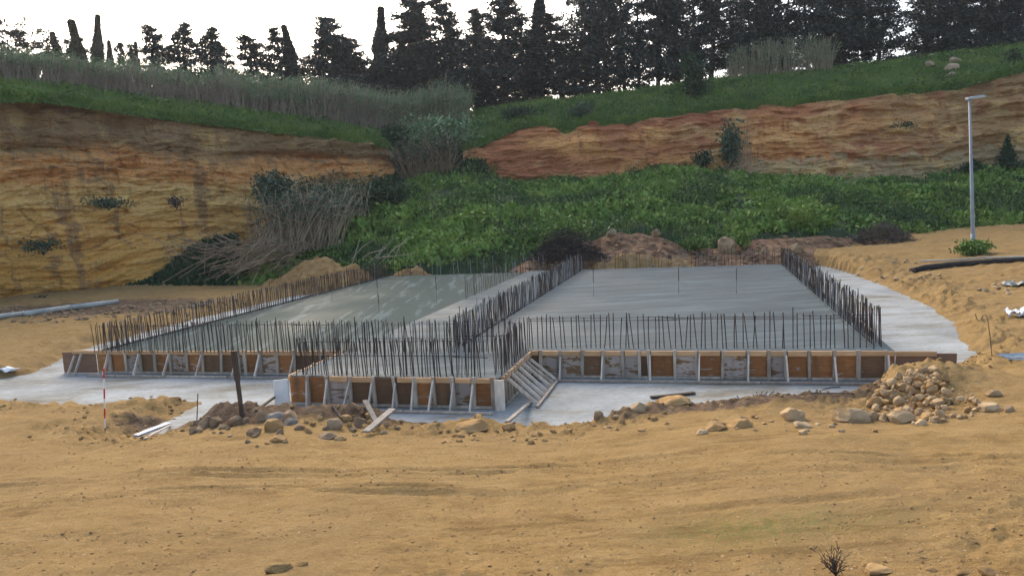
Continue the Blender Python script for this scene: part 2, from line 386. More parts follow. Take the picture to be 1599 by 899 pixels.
def leafmat(name, cols, scale, rough=0.7, trans=0.0):
    t = NT(name, rough, 0.25)
    a = t.noise(scale, detail=3); b = t.noise(scale * 9, detail=1)
    k = t.math('ADD', t.math('MULTIPLY', a, 0.65), t.math('MULTIPLY', b, 0.35))
    n = len(cols)
    t.color(t.ramp(k, [(0.34 + 0.32 * i / (n - 1), c) for i, c in enumerate(cols)]))
    return t.mat
M_COVER = leafmat('ground_cover_leaf', [(0.0547, 0.0973, 0.0224), (0.1064, 0.1867, 0.0336), (0.2279, 0.3043, 0.056)], 0.35)
M_COVER_F = leafmat('fresh_weed_leaf', [(0.0959, 0.1702, 0.0327), (0.1598, 0.2486, 0.0466), (0.2719, 0.3401, 0.0747)], 0.5)
M_COVER_D = leafmat('dark_weed_leaf', [(0.032, 0.0655, 0.0187), (0.0559, 0.1047, 0.028), (0.0959, 0.1505, 0.042)], 0.5)
M_GRASS = leafmat('grass_blade', [(0.0617, 0.1223, 0.0225), (0.1133, 0.1941, 0.0312), (0.206, 0.2732, 0.0562)], 0.5)
M_TUFTD = leafmat('dry_grass', [(0.13, 0.12, 0.055), (0.24, 0.22, 0.11)], 1.0)
M_BUSH = leafmat('dark_bush_leaf', [(0.014, 0.032, 0.014), (0.026, 0.058, 0.022), (0.045, 0.085, 0.032)], 0.8)
M_CONIFER = leafmat('conifer_leaf', [(0.0121, 0.0215, 0.0214), (0.0225, 0.0368, 0.0331), (0.0346, 0.0532, 0.0449)], 0.5)
M_CYPRESS = leafmat('cypress_leaf', [(0.0138, 0.0225, 0.0225), (0.0259, 0.041, 0.0364)], 0.7)
M_FAR_HAZE = leafmat('haze_tinted_leaf', [(0.054, 0.0493, 0.0315), (0.09, 0.0808, 0.0488)], 0.7)  # paler, browner leaf: haze over the far trees painted into the colour
M_BARK = simple('bark', (0.025, 0.021, 0.018), (0.06, 0.05, 0.042), 3, 0.95, obj=True)
M_BARE = simple('bare_branch', (0.16, 0.155, 0.16), (0.26, 0.25, 0.25), 3, 0.95, obj=True)
M_CANE = simple('dry_cane', (0.2376, 0.1836, 0.1276), (0.4752, 0.3774, 0.2552), 1.2, 0.9, per_object=0.05)
M_CANE_P = simple('purple_grey_cane', (0.216, 0.1734, 0.1364), (0.3888, 0.3162, 0.2376), 0.8, 0.9)
M_CANE_B = simple('brown_cane', (0.162, 0.1102, 0.066), (0.3672, 0.2652, 0.1672), 1.2, 0.9)
M_REEDLEAF = leafmat('reed_leaf', [(0.0823, 0.1423, 0.0666), (0.1496, 0.2261, 0.103), (0.2394, 0.3181, 0.1575)], 0.5)
M_REEDLEAF_D = leafmat('dark_reed_leaf', [(0.0298, 0.0532, 0.0298), (0.0595, 0.0921, 0.0512), (0.0992, 0.1279, 0.079)], 0.5)
M_TWIG = simple('brush_twig', (0.05, 0.038, 0.032), (0.13, 0.10, 0.085), 2, 0.95)
M_TWIG_D = simple('dark_brush_twig', (0.022, 0.018, 0.017), (0.06, 0.048, 0.042), 2, 0.95)
M_EARTH = simple('bank_earth', (0.085, 0.042, 0.024), (0.29, 0.165, 0.085), 1.8, 0.95, bump=1.0)
M_MOUND = simple('orange_earth', (0.20, 0.105, 0.036), (0.40, 0.24, 0.095), 2.4, 0.95, bump=1.0)
M_HILL = simple('hillside_soil', (0.022, 0.045, 0.016), (0.05, 0.065, 0.03), 0.4, 0.95)
M_TOP = simple('plateau_turf', (0.035, 0.085, 0.02), (0.085, 0.125, 0.035), 0.35, 0.95)
M_FARLAND = simple('far_land', (0.10, 0.10, 0.05), (0.17, 0.15, 0.08), 0.05, 0.95)

# ------------------------------------------------------------------ the pit floor
PADPX = [(-150, 606), (0, 594), (60, 583), (112, 556), (150, 541), (300, 500), (620, 426), (905, 415), (1226, 408), (1290, 416), (1325, 425), (1400, 455), (1455, 482),
         (1490, 508), (1492, 530), (1522, 553), (1470, 576), (1380, 602), (1340, 628), (1290, 637), (1200, 634), (1130, 640), (1040, 632), (985, 640), (935, 658), (900, 668),
         (830, 672), (760, 668), (700, 672), (640, 664), (560, 650), (430, 660), (350, 664), (240, 690), (212, 684), (262, 660), (322, 628), (300, 625), (240, 630), (170, 639), (110, 637), (60, 633),
         (0, 630), (-150, 634)]
PADW = np.array([on_z(u, v, 0.0)[:2] for u, v in PADPX])
def sdist(X, Y, poly):
    P = np.stack([X, Y], 1); n = len(poly); d2 = np.full(len(P), 1e9); inside = np.zeros(len(P), bool)
    for i in range(n):
        a = poly[i]; b = poly[(i + 1) % n]; e = b - a; w = P - a
        t = np.clip((w @ e) / (e @ e), 0, 1)
        q = w - t[:, None] * e; d2 = np.minimum(d2, (q ** 2).sum(1))
        cr = (a[1] > P[:, 1]) != (b[1] > P[:, 1])
        with np.errstate(divide='ignore', invalid='ignore'):
            xi = a[0] + (P[:, 1] - a[1]) * (b[0] - a[0]) / (b[1] - a[1])
        inside ^= cr & (P[:, 0] < xi)
    d = np.sqrt(d2); return np.where(inside, -d, d)
def linedist(X, Y, pts):
    P = np.stack([X, Y], 1); d2 = np.full(len(P), 1e9)
    for a, b in zip(pts[:-1], pts[1:]):
        e = b - a; w = P - a; t = np.clip((w @ e) / (e @ e), 0, 1); q = w - t[:, None] * e
        d2 = np.minimum(d2, (q ** 2).sum(1))
    return np.sqrt(d2)
RUTS = [([(-60, 752), (100, 745), (300, 742), (520, 741), (800, 722), (1100, 706)], 0.09, 0.05),
        ([(-60, 806), (60, 803), (200, 796), (420, 780), (700, 768)], 0.08, 0.045),
        ([(1180, 722), (1300, 727), (1420, 726), (1520, 726)], 0.07, 0.04),
        ([(500, 790), (800, 780), (1100, 775), (1500, 760)], 0.10, 0.03),
        ([(900, 760), (1100, 752), (1380, 742), (1650, 735)], 0.10, 0.03),
        ([(1050, 850), (1300, 838), (1650, 828)], 0.09, 0.03),
        ([(-60, 762), (100, 755), (300, 752), (520, 750), (800, 732)], 0.08, 0.04), ([(-60, 815), (60, 812), (200, 805), (420, 789)], 0.07, 0.04)]
RUTW = [(np.array([on_z(u, v, 1.0)[:2] for u, v in p]), w, dp) for p, w, dp in RUTS]
HEAPS = [(*on_z(u, v, 0.2)[:2], hh, hr) for u, v, hh, hr in ((1440, 615, 0.55, 1.3), (1380, 640, 0.25, 0.8), (340, 668, 0.28, 0.55), (385, 668, 0.32, 0.6), (440, 672, 0.3, 0.6), (500, 676, 0.22, 0.6), (560, 668, 0.28, 0.5), (735, 672, 0.12, 0.6), (1000, 650, 0.15, 0.7), (1200, 655, 0.22, 0.9), (1300, 650, 0.2, 0.7))]
def ground_base(X, Y):
    s = sdist(X, Y, PADW)
    P2 = np.stack([X, Y, X * 0], 1)
    s = s + 0.35 * fbm(P2 * 0.9, 3, 3) * smooth(np.abs(s), 0, 1.5) + 0.18 * fbm(P2 * 2.2, 3, 4)
    so = np.maximum(s, 0)
    front = 1 - smooth(Y, 17.0, 22.0)
    zf = 0.30 * smooth(so, 0, 0.9) + 0.145 * np.maximum(so - 0.5, 0)
    zf = np.minimum(zf, 1.9 + 0.02 * so)
    zb = 0.28 * smooth(so, 0, 1.2) + 0.035 * np.minimum(so, 12)
    E = X * EV[0] + Y * EV[1]; N = X * NV[0] + Y * NV[1]
    zb = zb + 0.55 * smooth(E, 44, 50) * (1 - smooth(np.abs(N + 8), 14, 26))
    zb = zb + 0.7 * smooth(N, 6, 22) * smooth(E, 22, 40)
    for hx, hy, hh, hr in HEAPS: zf = zf + hh * np.exp(-(((X - hx) ** 2 + ((Y - hy) * 1.2) ** 2) / hr ** 2)) * smooth(so, 0, 0.4)
    zz = np.where(s > 0, front * zf + (1 - front) * zb, np.maximum(-0.25, s * 0.5))
    return zz, s
def ground_z(X, Y, detail=True):
    X = np.atleast_1d(np.asarray(X, float)); Y = np.atleast_1d(np.asarray(Y, float))
    zz, s = ground_base(X, Y)
    P2 = np.stack([X, Y, X * 0], 1)
    a = smooth(s, -0.05, 0.5)
    zz = zz + a * (0.08 * fbm(P2 * 0.30, 3, 11) + 0.015 * fbm(P2 * 1.7, 4, 12))
    rough = 0.15 * (1 - smooth(s, 0.6, 3.2)) + 0.016 + 0.05 * (1 - smooth(Y, 7.0, 10.0)) * smooth(fbm(P2 * 0.35, 3, 77), -0.15, 0.25) + 0.10 * smooth(Y, 26, 34)
    zz = zz + a * rough * np.abs(fbm(P2 * 3.3, 4, 15, 0.6)) * 1.8
    if detail:
        for pts, w, dp in RUTW:
            d = linedist(X, Y + 0.15 * vnoise(P2 * 0.6, 9), pts)
            k = 0.55 + 0.45 * vnoise(P2 * 0.8, 21)
            zz = zz + k * 1.5 * dp * (-np.exp(-(d / w) ** 2) + 0.7 * np.exp(-((d - 2.1 * w) / w) ** 2))
    return zz
def hit(u, v, zoff=0.0):
    d = ray(u, v); ts = np.concatenate([np.linspace(2.5, 30, 900), np.linspace(30.1, 75, 500)])
    P = CAM + d * ts[:, None]
    g = ground_z(P[:, 0], P[:, 1]) + zoff
    # the pad lies at z = 0.03 inside its outline
    g = np.maximum(g, 0.03)
    k = np.argmax(P[:, 2] < g)
    if k == 0: return CAM + d * 60
    return P[k]

ys = np.geomspace(3.2, 64, 430)
ts_ = np.linspace(-1.12, 1.12, 470)
Yg, Tg = np.meshgrid(ys, ts_, indexing='ij')
Xg = Tg * (Yg + 2.5)
Xf, Yf = Xg.ravel(), Yg.ravel()
Zf = ground_z(Xf, Yf)
V = np.stack([Xf, Yf, Zf], 1)
me = np_mesh('ground', V, [grid_faces(len(ys), len(ts_))], M_SAND, smooth_shade=True)
_, S_ = ground_base(Xf, Yf)
def blob_px(u, v, ru, rv, z=0.2):
    """soft patch on the ground centred where the survey point lies, radii in metres"""
    c = on_z(u, v, z)
    return np.exp(-(((Xf - c[0]) / ru) ** 2 + ((Yf - c[1]) / rv) ** 2))
soil = 0.95 * blob_px(430, 672, 3.0, 0.9) + 0.7 * blob_px(620, 668, 1.8, 0.6) + 0.85 * blob_px(1080, 655, 2.6, 0.8) + 0.8 * blob_px(1280, 645, 2.4, 0.7) + 0.7 * blob_px(250, 655, 1.5, 0.8)
soil += 0.6 * blob_px(40, 500, 9, 3.5) + 0.5 * blob_px(250, 480, 7, 4) + 0.35 * blob_px(100, 745, 2.4, 0.25, 1.0) + 0.4 * blob_px(1450, 520, 2.5, 2.0) + 0.6 * blob_px(1000, 410, 16, 2.5) + 0.3 * blob_px(10, 570, 2.5, 1)
attr(me, 'soil', np.clip(soil, 0, 1))
attr(me, 'moss', 0.55 * blob_px(1145, 815, 0.9, 0.5, 1.6) + 0.3 * blob_px(1300, 800, 1.0, 0.4, 1.6))
tag(link('ground', me), 'tan sandy ground with ruts around the foundation', kind='structure')

# land beyond and behind, to the horizon
me = np_mesh('terrain', [(-2500, -2500, -1.6), (2500, -2500, -1.6), (2500, 2500, -1.6), (-2500, 2500, -1.6)], [np.array([[0, 1, 2, 3]])], M_FARLAND)
tag(link('terrain', me), 'far land beyond the quarry', kind='structure')
# ground behind the photographer
xb = np.linspace(-45, 45, 60); yb = np.linspace(-30, 3.4, 30)
Yb, Xb = np.meshgrid(yb, xb, indexing='ij')
Zb = np.minimum(ground_z(Xb.ravel(), np.maximum(Yb.ravel(), 3.4), False), 2.6) - 0.03
me = np_mesh('sand_track', np.stack([Xb.ravel(), Yb.ravel(), Zb], 1), [grid_faces(30, 60)], M_SAND, smooth_shade=True)
tag(link('sand_track', me), 'sandy track behind the viewpoint', kind='structure')

# blinding concrete pad: one sheet under slab and formwork, the ground laps over its edge
pu = np.concatenate([PADW, PADW[:1]])
cen = PADW.mean(0)
xs = np.linspace(-32, 26, 117); yy = np.linspace(13.5, 52, 78)
Yp, Xp = np.meshgrid(yy, xs, indexing='ij')
keep = sdist(Xp.ravel(), Yp.ravel(), PADW) < 1.1
fc = grid_faces(78, 117); fc = fc[keep[fc].all(1)]
Zp = 0.02 + 0.012 * fbm(np.stack([Xp.ravel(), Yp.ravel(), Xp.ravel() * 0], 1) * 0.5, 3, 31)
me = np_mesh('concrete_pad', np.stack([Xp.ravel(), Yp.ravel(), Zp], 1), [fc], M_PAD, smooth_shade=True)
tag(link('concrete_pad', me), 'pale blinding concrete poured around the foundation', kind='structure')

# ------------------------------------------------------------------ cliffs, hillside, plateau
def curve(pts, us):
    pts = np.array(pts, float)
    v = np.interp(us, pts[:, 0], pts[:, 1]); y = np.interp(us, pts[:, 0], pts[:, 2])
    k = np.ones(5) / 5
    def sm(a): return np.convolve(np.pad(a, 2, mode='edge'), k, mode='valid')
    v, y = sm(v), sm(y)
    D = _R[None] * ((us - 799.5) / F)[:, None] - _U[None] * ((v - 449.5) / F)[:, None] + _f[None]
    return CAM + D * (y / D[:, 1])[:, None]
def ruled(A, B, nr):
    t = np.linspace(0, 1, nr)[:, None, None]
    return A[None] * (1 - t) + B[None] * t

# left cliff -------------------------------------------------------
usL = np.linspace(-420, 612, 760)
L_base = [(-420, 560, 36), (-150, 515, 44), (0, 490, 48.5), (240, 460, 54.5), (420, 400, 63), (612, 300, 75)]
L_top = [(-420, 95, 40), (-150, 140, 46.5), (0, 152, 51), (60, 152, 53), (100, 156, 54), (200, 172, 57.5), (300, 185, 61), (400, 197, 65), (500, 209, 70), (580, 219, 75), (612, 228, 78)]
A = curve(L_base, usL); A[:, 2] -= 1.2; B = curve(L_top, usL)
G = ruled(A, B, 170)
nr, nc = G.shape[:2]
tan = np.gradient(A, axis=0); nrm = np.stack([tan[:, 1], -tan[:, 0], tan[:, 0] * 0], 1); nrm /= np.linalg.norm(nrm, axis=1)[:, None]
def cliff_relief(G, nrm, seed, amp):
    Pf = G.reshape(-1, 3)
    w = fbm(Pf * 0.12, 3, seed + 1)
    zz = Pf[:, 2] + 1.2 * w
    d = 0.75 * fbm(Pf * np.array([0.16, 0.16, 0.22]), 4, seed)
    d += 0.55 * fbm(np.stack([Pf[:, 0] * 0.10, Pf[:, 1] * 0.10, zz * 1.25], 1), 3, seed + 2)
    d += 0.30 * fbm(np.stack([Pf[:, 0] * 0.6, Pf[:, 1] * 0.6, zz * 2.4], 1), 4, seed + 5)
    d += 0.45 * (0.5 - np.abs(fbm(np.stack([Pf[:, 0] * 0.28, Pf[:, 1] * 0.28, zz * 0.9], 1), 4, seed + 9, 0.6)) * 2)
    d -= 0.55 * np.maximum(0, fbm(np.stack([Pf[:, 0] * 0.45, Pf[:, 1] * 0.45, zz * 0.08], 1), 3, seed + 7) - 0.22) * 3
    along = (Pf[:, 0] * 0.75 + Pf[:, 1] * 0.65) if seed < 60 else Pf[:, 0]
    bz = lambda h, q: np.stack([h, q, h * 0 + seed], 1)
    for hh, wd, am in ((1.35, 3.6, 0.62), (0.55, 1.5, 0.26)):
        ph = (Pf[:, 2] + 0.9 * fbm(Pf * np.array([0.09, 0.09, 0.02]), 3, seed + 21) + 0.25 * fbm(Pf * 0.5, 3, seed + 22)) / hh
        k = np.floor(ph); fr = ph - k
        j = np.floor(along / wd + 7 * _hash(k.astype(np.int64), (k * 0).astype(np.int64), (k * 0).astype(np.int64), seed) + 0.35 * vnoise(Pf * 0.8, seed + 23))
        hs = _hash(k.astype(np.int64), j.astype(np.int64), (k * 0).astype(np.int64), seed + 24)
        msk = smooth(fbm(Pf * np.array([0.10, 0.10, 0.16]), 3, seed + 25), -0.35, 0.25)
        if seed < 60: msk = msk * (0.35 + 0.65 * smooth(Pf[:, 2], 5.5, 9.5))
        if seed > 60: msk = msk * 0.55
        d += am * msk * ((hs - 0.5) * 0.9 + 0.5 * fr ** 2)
    d += 0.10 * fbm(Pf * 2.2, 4, seed + 26, 0.6)
    d = d.reshape(G.shape[:2]) * amp
    t = np.linspace(0, 1, G.shape[0])[:, None]
    return d * (smooth(1 - t, 0.0, 0.06))
D = cliff_relief(G, nrm, 40, 1.0)
tt = np.linspace(0, 1, nr)[:, None]
zz_ = G[:, :, 2] + 0.5 * fbm(np.stack([G[:, :, 0].ravel() * 0.15, G[:, :, 1].ravel() * 0.15, G[:, :, 0].ravel() * 0], 1), 3, 61).reshape(nr, nc)
ov = 1 - smooth(zz_, 10.3, 11.0); D = D - 0.0 + 0.0 * ov
ledge = np.exp(-((zz_ - 10.45) / 0.28) ** 2) * np.clip(0.6 + 0.9 * fbm(np.stack([G[:, :, 0].ravel() * 0.12, G[:, :, 1].ravel() * 0.12, G[:, :, 0].ravel() * 0], 1), 3, 62).reshape(nr, nc), 0, 1)
D = D - 0.9 * ledge - 0.5 * np.exp(-((zz_ - 4.6) / 0.2) ** 2) * np.clip(0.3 + 1.2 * fbm(np.stack([G[:, :, 0].ravel() * 0.2, G[:, :, 1].ravel() * 0.2, G[:, :, 0].ravel() * 0], 1), 3, 66).reshape(nr, nc), 0, 1)
G = G + nrm[None] * D[:, :, None]
me = np_mesh('cliff', G.reshape(-1, 3), [grid_faces(nr, nc)], M_CLIFF_L)
tag(link('cliff', me), 'ochre layered quarry face with a brown soil cap', kind='structure')
L_TOPW = G[-1]

# right cliff --------------------------------------------------------
usR = np.linspace(724, 2050, 820)
R_base = [(724, 262, 76), (790, 272, 75.5), (830, 282, 75), (900, 277, 75), (1000, 272, 75), (1080, 264, 76), (1130, 264, 76), (1180, 277, 76), (1240, 284, 75), (1330, 282, 74), (1440, 280, 73), (1460, 277, 74), (1520, 275, 75), (1599, 270, 75), (2050, 225, 75)]
R_top = [(724, 236, 79), (770, 215, 80), (810, 195, 80), (850, 190, 80), (880, 204, 79.5), (925, 184, 80), (942, 194, 80), (1000, 184, 80.5), (1060, 177, 80.5), (1150, 165, 81), (1250, 160, 81), (1350, 147, 80.5), (1440, 139, 80), (1500, 134, 80), (1540, 121, 80), (1599, 107, 80), (2050, 60, 80)]
A = curve(R_base, usR); A[:, 2] -= 1.5; B = curve(R_top, usR)
G = ruled(A, B, 120); nr, nc = G.shape[:2]
tan = np.gradient(A, axis=0); nrm = np.stack([tan[:, 1], -tan[:, 0], tan[:, 0] * 0], 1); nrm /= np.linalg.norm(nrm, axis=1)[:, None]
D = cliff_relief(G, nrm, 80, 1.15) + 1.2 * np.sin(np.linspace(0, 1, nr) * math.pi)[:, None] ** 1.0 * 0.6
G = G + nrm[None] * D[:, :, None]
me = np_mesh('cliff', G.reshape(-1, 3), [grid_faces(nr, nc)], M_CLIFF_R)
tag(link('cliff', me), 'reddish brown quarry face behind the green slope', kind='structure')
R_TOPW = G[-1]; R_BASEW = G[0]

# plateau: from the rims up over a turf bank, then falling away -------
usP = np.concatenate([usL[:-2], np.linspace(615, 722, 50), usR[2:]])
gx = np.linspace(615, 722, 50)
mid = curve([(600, 236, 78), (640, 232, 80), (690, 230, 80.5), (740, 228, 79)], gx)
rim = np.concatenate([L_TOPW[:-2], mid, R_TOPW[2:]])
ridge_px = [(-420, 100, 46), (-150, 118, 52), (0, 124, 58), (100, 134, 62), (200, 149, 66), (300, 159, 70), (400, 171, 74), (500, 186, 79), (590, 200, 84), (660, 190, 88), (735, 175, 90), (800, 163, 91), (900, 152, 92), (1000, 140, 92), (1060, 131, 92),
            (1130, 121, 92), (1200, 115, 92), (1300, 105, 92), (1400, 95, 91), (1500, 81, 90), (1599, 70, 90), (2050, 30, 90)]
rid = curve(ridge_px, usP)
far1 = rid.copy(); far1[:, 1] += 14; far1[:, 0] *= (far1[:, 1] / rid[:, 1]); far1[:, 2] -= 0.4
far2 = rid.copy(); far2[:, 1] += 90; far2[:, 0] *= (far2[:, 1] / rid[:, 1]); far2[:, 2] -= 3.5
far3 = rid.copy(); far3[:, 1] += 420; far3[:, 0] *= (far3[:, 1] / rid[:, 1]); far3[:, 2] = 0
_rn = 0.45 * fbm(rim * 0.35, 4, 95) + 0.25 * fbm(rim * 1.2, 3, 96)
rim = rim + (rim - rid) / np.linalg.norm(rim - rid, axis=1)[:, None] * (0.25 + _rn)[:, None] * [1, 1, 0]
rimlow = rim + (rim - rid) / np.linalg.norm(rim - rid, axis=1)[:, None] * 0.35; rimlow[:, 2] = rim[:, 2] - 0.45
lip = rim.copy(); lip[:, 2] += 0.05
s1 = ruled(lip, rid, 46)
bul = np.sin(np.linspace(0, 1, 46) * math.pi)[:, None]
s1[:, :, 2] += 0.4 * bul + 0.35 * bul * fbm(s1.reshape(-1, 3) * 0.4, 3, 91).reshape(s1.shape[:2])
s2 = ruled(rid, far1, 10)[1:]; s3 = ruled(far1, far2, 14)[1:]; s4 = ruled(far2, far3, 8)[1:]
s2[:, :, 2] += 0.2 * fbm(s2.reshape(-1, 3) * 0.3, 3, 92).reshape(s2.shape[:2]) * np.linspace(0, 1, 9)[:, None]
G = np.concatenate([rimlow[None], s1, s2, s3, s4], 0)
PLAT = G
me = np_mesh('plateau', G.reshape(-1, 3), [grid_faces(*G.shape[:2])], M_TOP, smooth_shade=True)
tag(link('plateau', me), 'grassy plateau above the quarry faces', kind='structure')
BANK = s1

# hillside ------------------------------------------------------------
usH = np.linspace(330, 2050, 460)
H_low = [(330, 470, 52), (400, 452, 51), (560, 440, 50.5), (640, 420, 50.5), (820, 414, 50), (850, 398, 50), (925, 372, 52.8), (1000, 358, 53.2), (1060, 380, 52.6), (1130, 382, 52.6), (1180, 368, 53.6), (1290, 362, 54.8), (1400, 380, 57), (1480, 380, 58), (1599, 366, 59), (2050, 345, 62)]
H_mid = [(330, 430, 57), (400, 410, 57), (560, 365, 59), (640, 345, 60), (820, 330, 61), (1000, 310, 62), (1200, 308, 63), (1400, 320, 63), (1599, 310, 65), (2050, 290, 66)]
H_up = [(330, 420, 63), (420, 385, 65), (560, 310, 72), (640, 288, 77), (735, 262, 77.5), (790, 276, 77), (830, 281, 76.8), (900, 276, 76.5), (1000, 270, 76.5), (1080, 262, 77), (1130, 262, 77.5), (1180, 276, 77.5), (1240, 281, 76.5), (1330, 280, 76), (1440, 278, 75), (1460, 274, 75.2), (1520, 274, 75.2), (1599, 270, 75.5), (2050, 235, 76)]
lo, mi_, up = curve(H_low, usH), curve(H_mid, usH), curve(H_up, usH)
foot = lo.copy(); foot[:, 1] -= 0.8; foot[:, 2] -= 1.1
H1 = ruled(foot, lo, 5)[:-1]; H2 = ruled(lo, mi_, 40)[:-1]; H3 = ruled(mi_, up, 46)
G = np.concatenate([H1, H2, H3], 0)
# gully fill between the two faces
w = np.concatenate([np.zeros(4), np.ones(G.shape[0] - 4)])[:, None]
G[:, :, 2] += w * (0.55 * fbm(G.reshape(-1, 3) * np.array([0.22, 0.30, 0]), 4, 101) + 0.25 * fbm(G.reshape(-1, 3) * np.array([0.8, 0.9, 0]), 3, 102)).reshape(G.shape[:2])
HILL = G
me = np_mesh('hillside', G.reshape(-1, 3), [grid_faces(*G.shape[:2])], M_HILL, smooth_shade=True)
tag(link('hillside', me), 'overgrown slope below the reddish quarry face', kind='structure')
# gully: weedy ramp between the faces
gu = np.linspace(570, 760, 60)
g0 = curve([(570, 320, 71), (640, 296, 75), (760, 270, 75)], gu); g1 = curve([(570, 222, 80), (600, 232, 81), (690, 226, 84), (760, 205, 84)], gu)
G = ruled(g0, g1, 40); G[:, :, 2] += 0.4 * fbm(G.reshape(-1, 3) * 0.4, 3, 103).reshape(G.shape[:2])
GULLY = G
tag(link('gully', np_mesh('gully', G.reshape(-1, 3), [grid_faces(40, 60)], M_HILL, smooth_shade=True)), 'weedy gully between the two quarry faces', kind='structure')

# cut earth bank behind the slab ---------------------------------------
usB = np.linspace(800, 1500, 260)
b0 = curve([(800, 424, 47.5), (900, 418, 48), (1230, 405, 48), (1300, 402, 49.5), (1420, 392, 52), (1500, 386, 54)], usB); b0[:, 2] -= 0.5
b1 = curve([(800, 418, 49.5), (850, 392, 50.5), (930, 374, 51.9), (950, 366, 51.9), (1000, 362, 52.3), (1050, 376, 52.0), (1070, 388, 51.6), (1130, 386, 51.6), (1180, 374, 52.6), (1290, 368, 53.6), (1400, 384, 55.8), (1500, 381, 58)], usB)
G = ruled(b0, b1, 60)
Pf = G.reshape(-1, 3)
G[:, :, 1] -= (1.0 * fbm(Pf * 0.35, 4, 111) + 0.8 * np.abs(fbm(Pf * 1.1, 5, 112, 0.6))).reshape(G.shape[:2]) * np.linspace(1, 0.4, 60)[:, None]
G[:, :, 2] += 0.25 * fbm(Pf * 0.8, 4, 113).reshape(G.shape[:2])
EB = G
tag(link('earth_bank', np_mesh('earth_bank', G.reshape(-1, 3), [grid_faces(60, 260)], M_EARTH, smooth_shade=True)), 'brown cut earth bank behind the slab', kind='structure')

def mound(name, u, v, y, rx, ry, h, mat, label, seed, zb=None):
    c = on_y(u, v, y); k = 110
    a, b = np.meshgrid(np.linspace(-1, 1, k), np.linspace(-1, 1, k), indexing='ij')
    r = np.sqrt(a ** 2 + b ** 2)
    X = c[0] + a * rx * 1.3; Y = c[1] + b * ry * 1.3
    P = np.stack([X.ravel(), Y.ravel(), X.ravel() * 0], 1)
    Z = c[2] - 0.6 + (h + 0.6) * (1 - smooth(r + 0.25 * fbm(P * 0.5, 3, seed).reshape(k, k), 0.05, 0.85)) + (0.55 * fbm(P * 0.7, 4, seed + 1, 0.6) + 0.30 * np.abs(fbm(P * 2.2, 4, seed + 2, 0.65))).reshape(k, k) * (r < 1)
    return tag(link(name, np_mesh(name, np.stack([X.ravel(), Y.ravel(), Z.ravel()], 1), [grid_faces(k, k)], mat, smooth_shade=True)), label, kind='structure')
mound('earth_mound', 492, 444, 50.6, 4.8, 2.4, 1.7, M_MOUND, 'rough orange earth bank below the leaning dry canes', 121)
mound('earth_mound', 985, 418, 48.6, 5.2, 1.2, 1.0, M_MOUND, 'yellowish spoil heap just behind the slab', 127)
mound('earth_mound', 640, 428, 49.5, 2.0, 1.2, 0.45, M_MOUND, 'small low orange spoil heap under the green slope', 130)

# ------------------------------------------------------------------ vegetation helpers
def rand_unit(n, up=0.0):
    d = rng.normal(size=(n, 3)); d[:, 2] += up; return d / np.linalg.norm(d, axis=1)[:, None]
def diamonds(P, length, width, up=0.0, dirs=None):
    n = len(P); a = rand_unit(n, up) if dirs is None else dirs
    b = np.cross(a, rand_unit(n)); b /= np.linalg.norm(b, axis=1)[:, None] + 1e-9
    L = length * rng.uniform(0.6, 1.3, (n, 1)); W = width * rng.uniform(0.7, 1.2, (n, 1))
    V = np.stack([P, P + a * L * 0.5 + b * W * 0.5, P + a * L, P + a * L * 0.5 - b * W * 0.5], 1).reshape(-1, 3)
    return V, np.arange(4 * n).reshape(-1, 4)
def blades(P, h, w, lean=0.35):
    n = len(P); d = rng.normal(0, lean, (n, 3)); d[:, 2] = 1; d /= np.linalg.norm(d, axis=1)[:, None]
    b = np.cross(d, rand_unit(n)); b /= np.linalg.norm(b, axis=1)[:, None]
    H = h * rng.uniform(0.5, 1.4, (n, 1))
    V = np.stack([P - b * w, P + b * w, P + d * H], 1).reshape(-1, 3)
    return V, np.arange(3 * n).reshape(-1, 3)
def on_sheet(G, n, rows=None, weight=None):
    """random points on a gridded sheet, by area"""
    a = G[:-1, :-1]; b = G[1:, :-1]; c = G[:-1, 1:]
    ar = np.linalg.norm(np.cross(b - a, c - a), axis=2)
    if rows is not None:
        m = np.zeros(ar.shape[0]); m[rows[0]:rows[1]] = 1; ar = ar * m[:, None]
    if weight is not None: ar = ar * weight
    k = rng.choice(ar.size, n, p=(ar / ar.sum()).ravel())
    i, j = np.unravel_index(k, ar.shape); s = rng.random((n, 1)); t = rng.random((n, 1))
    return a[i, j] * (1 - s) * (1 - t) + G[i + 1, j] * s * (1 - t) + G[i, j + 1] * (1 - s) * t + G[i + 1, j + 1] * s * t
def join(parts):
    V = []; Fs = []; k = 0
    for v, f in parts:
        V.append(v); Fs.append(f + k); k += len(v)
    return np.concatenate(V), Fs
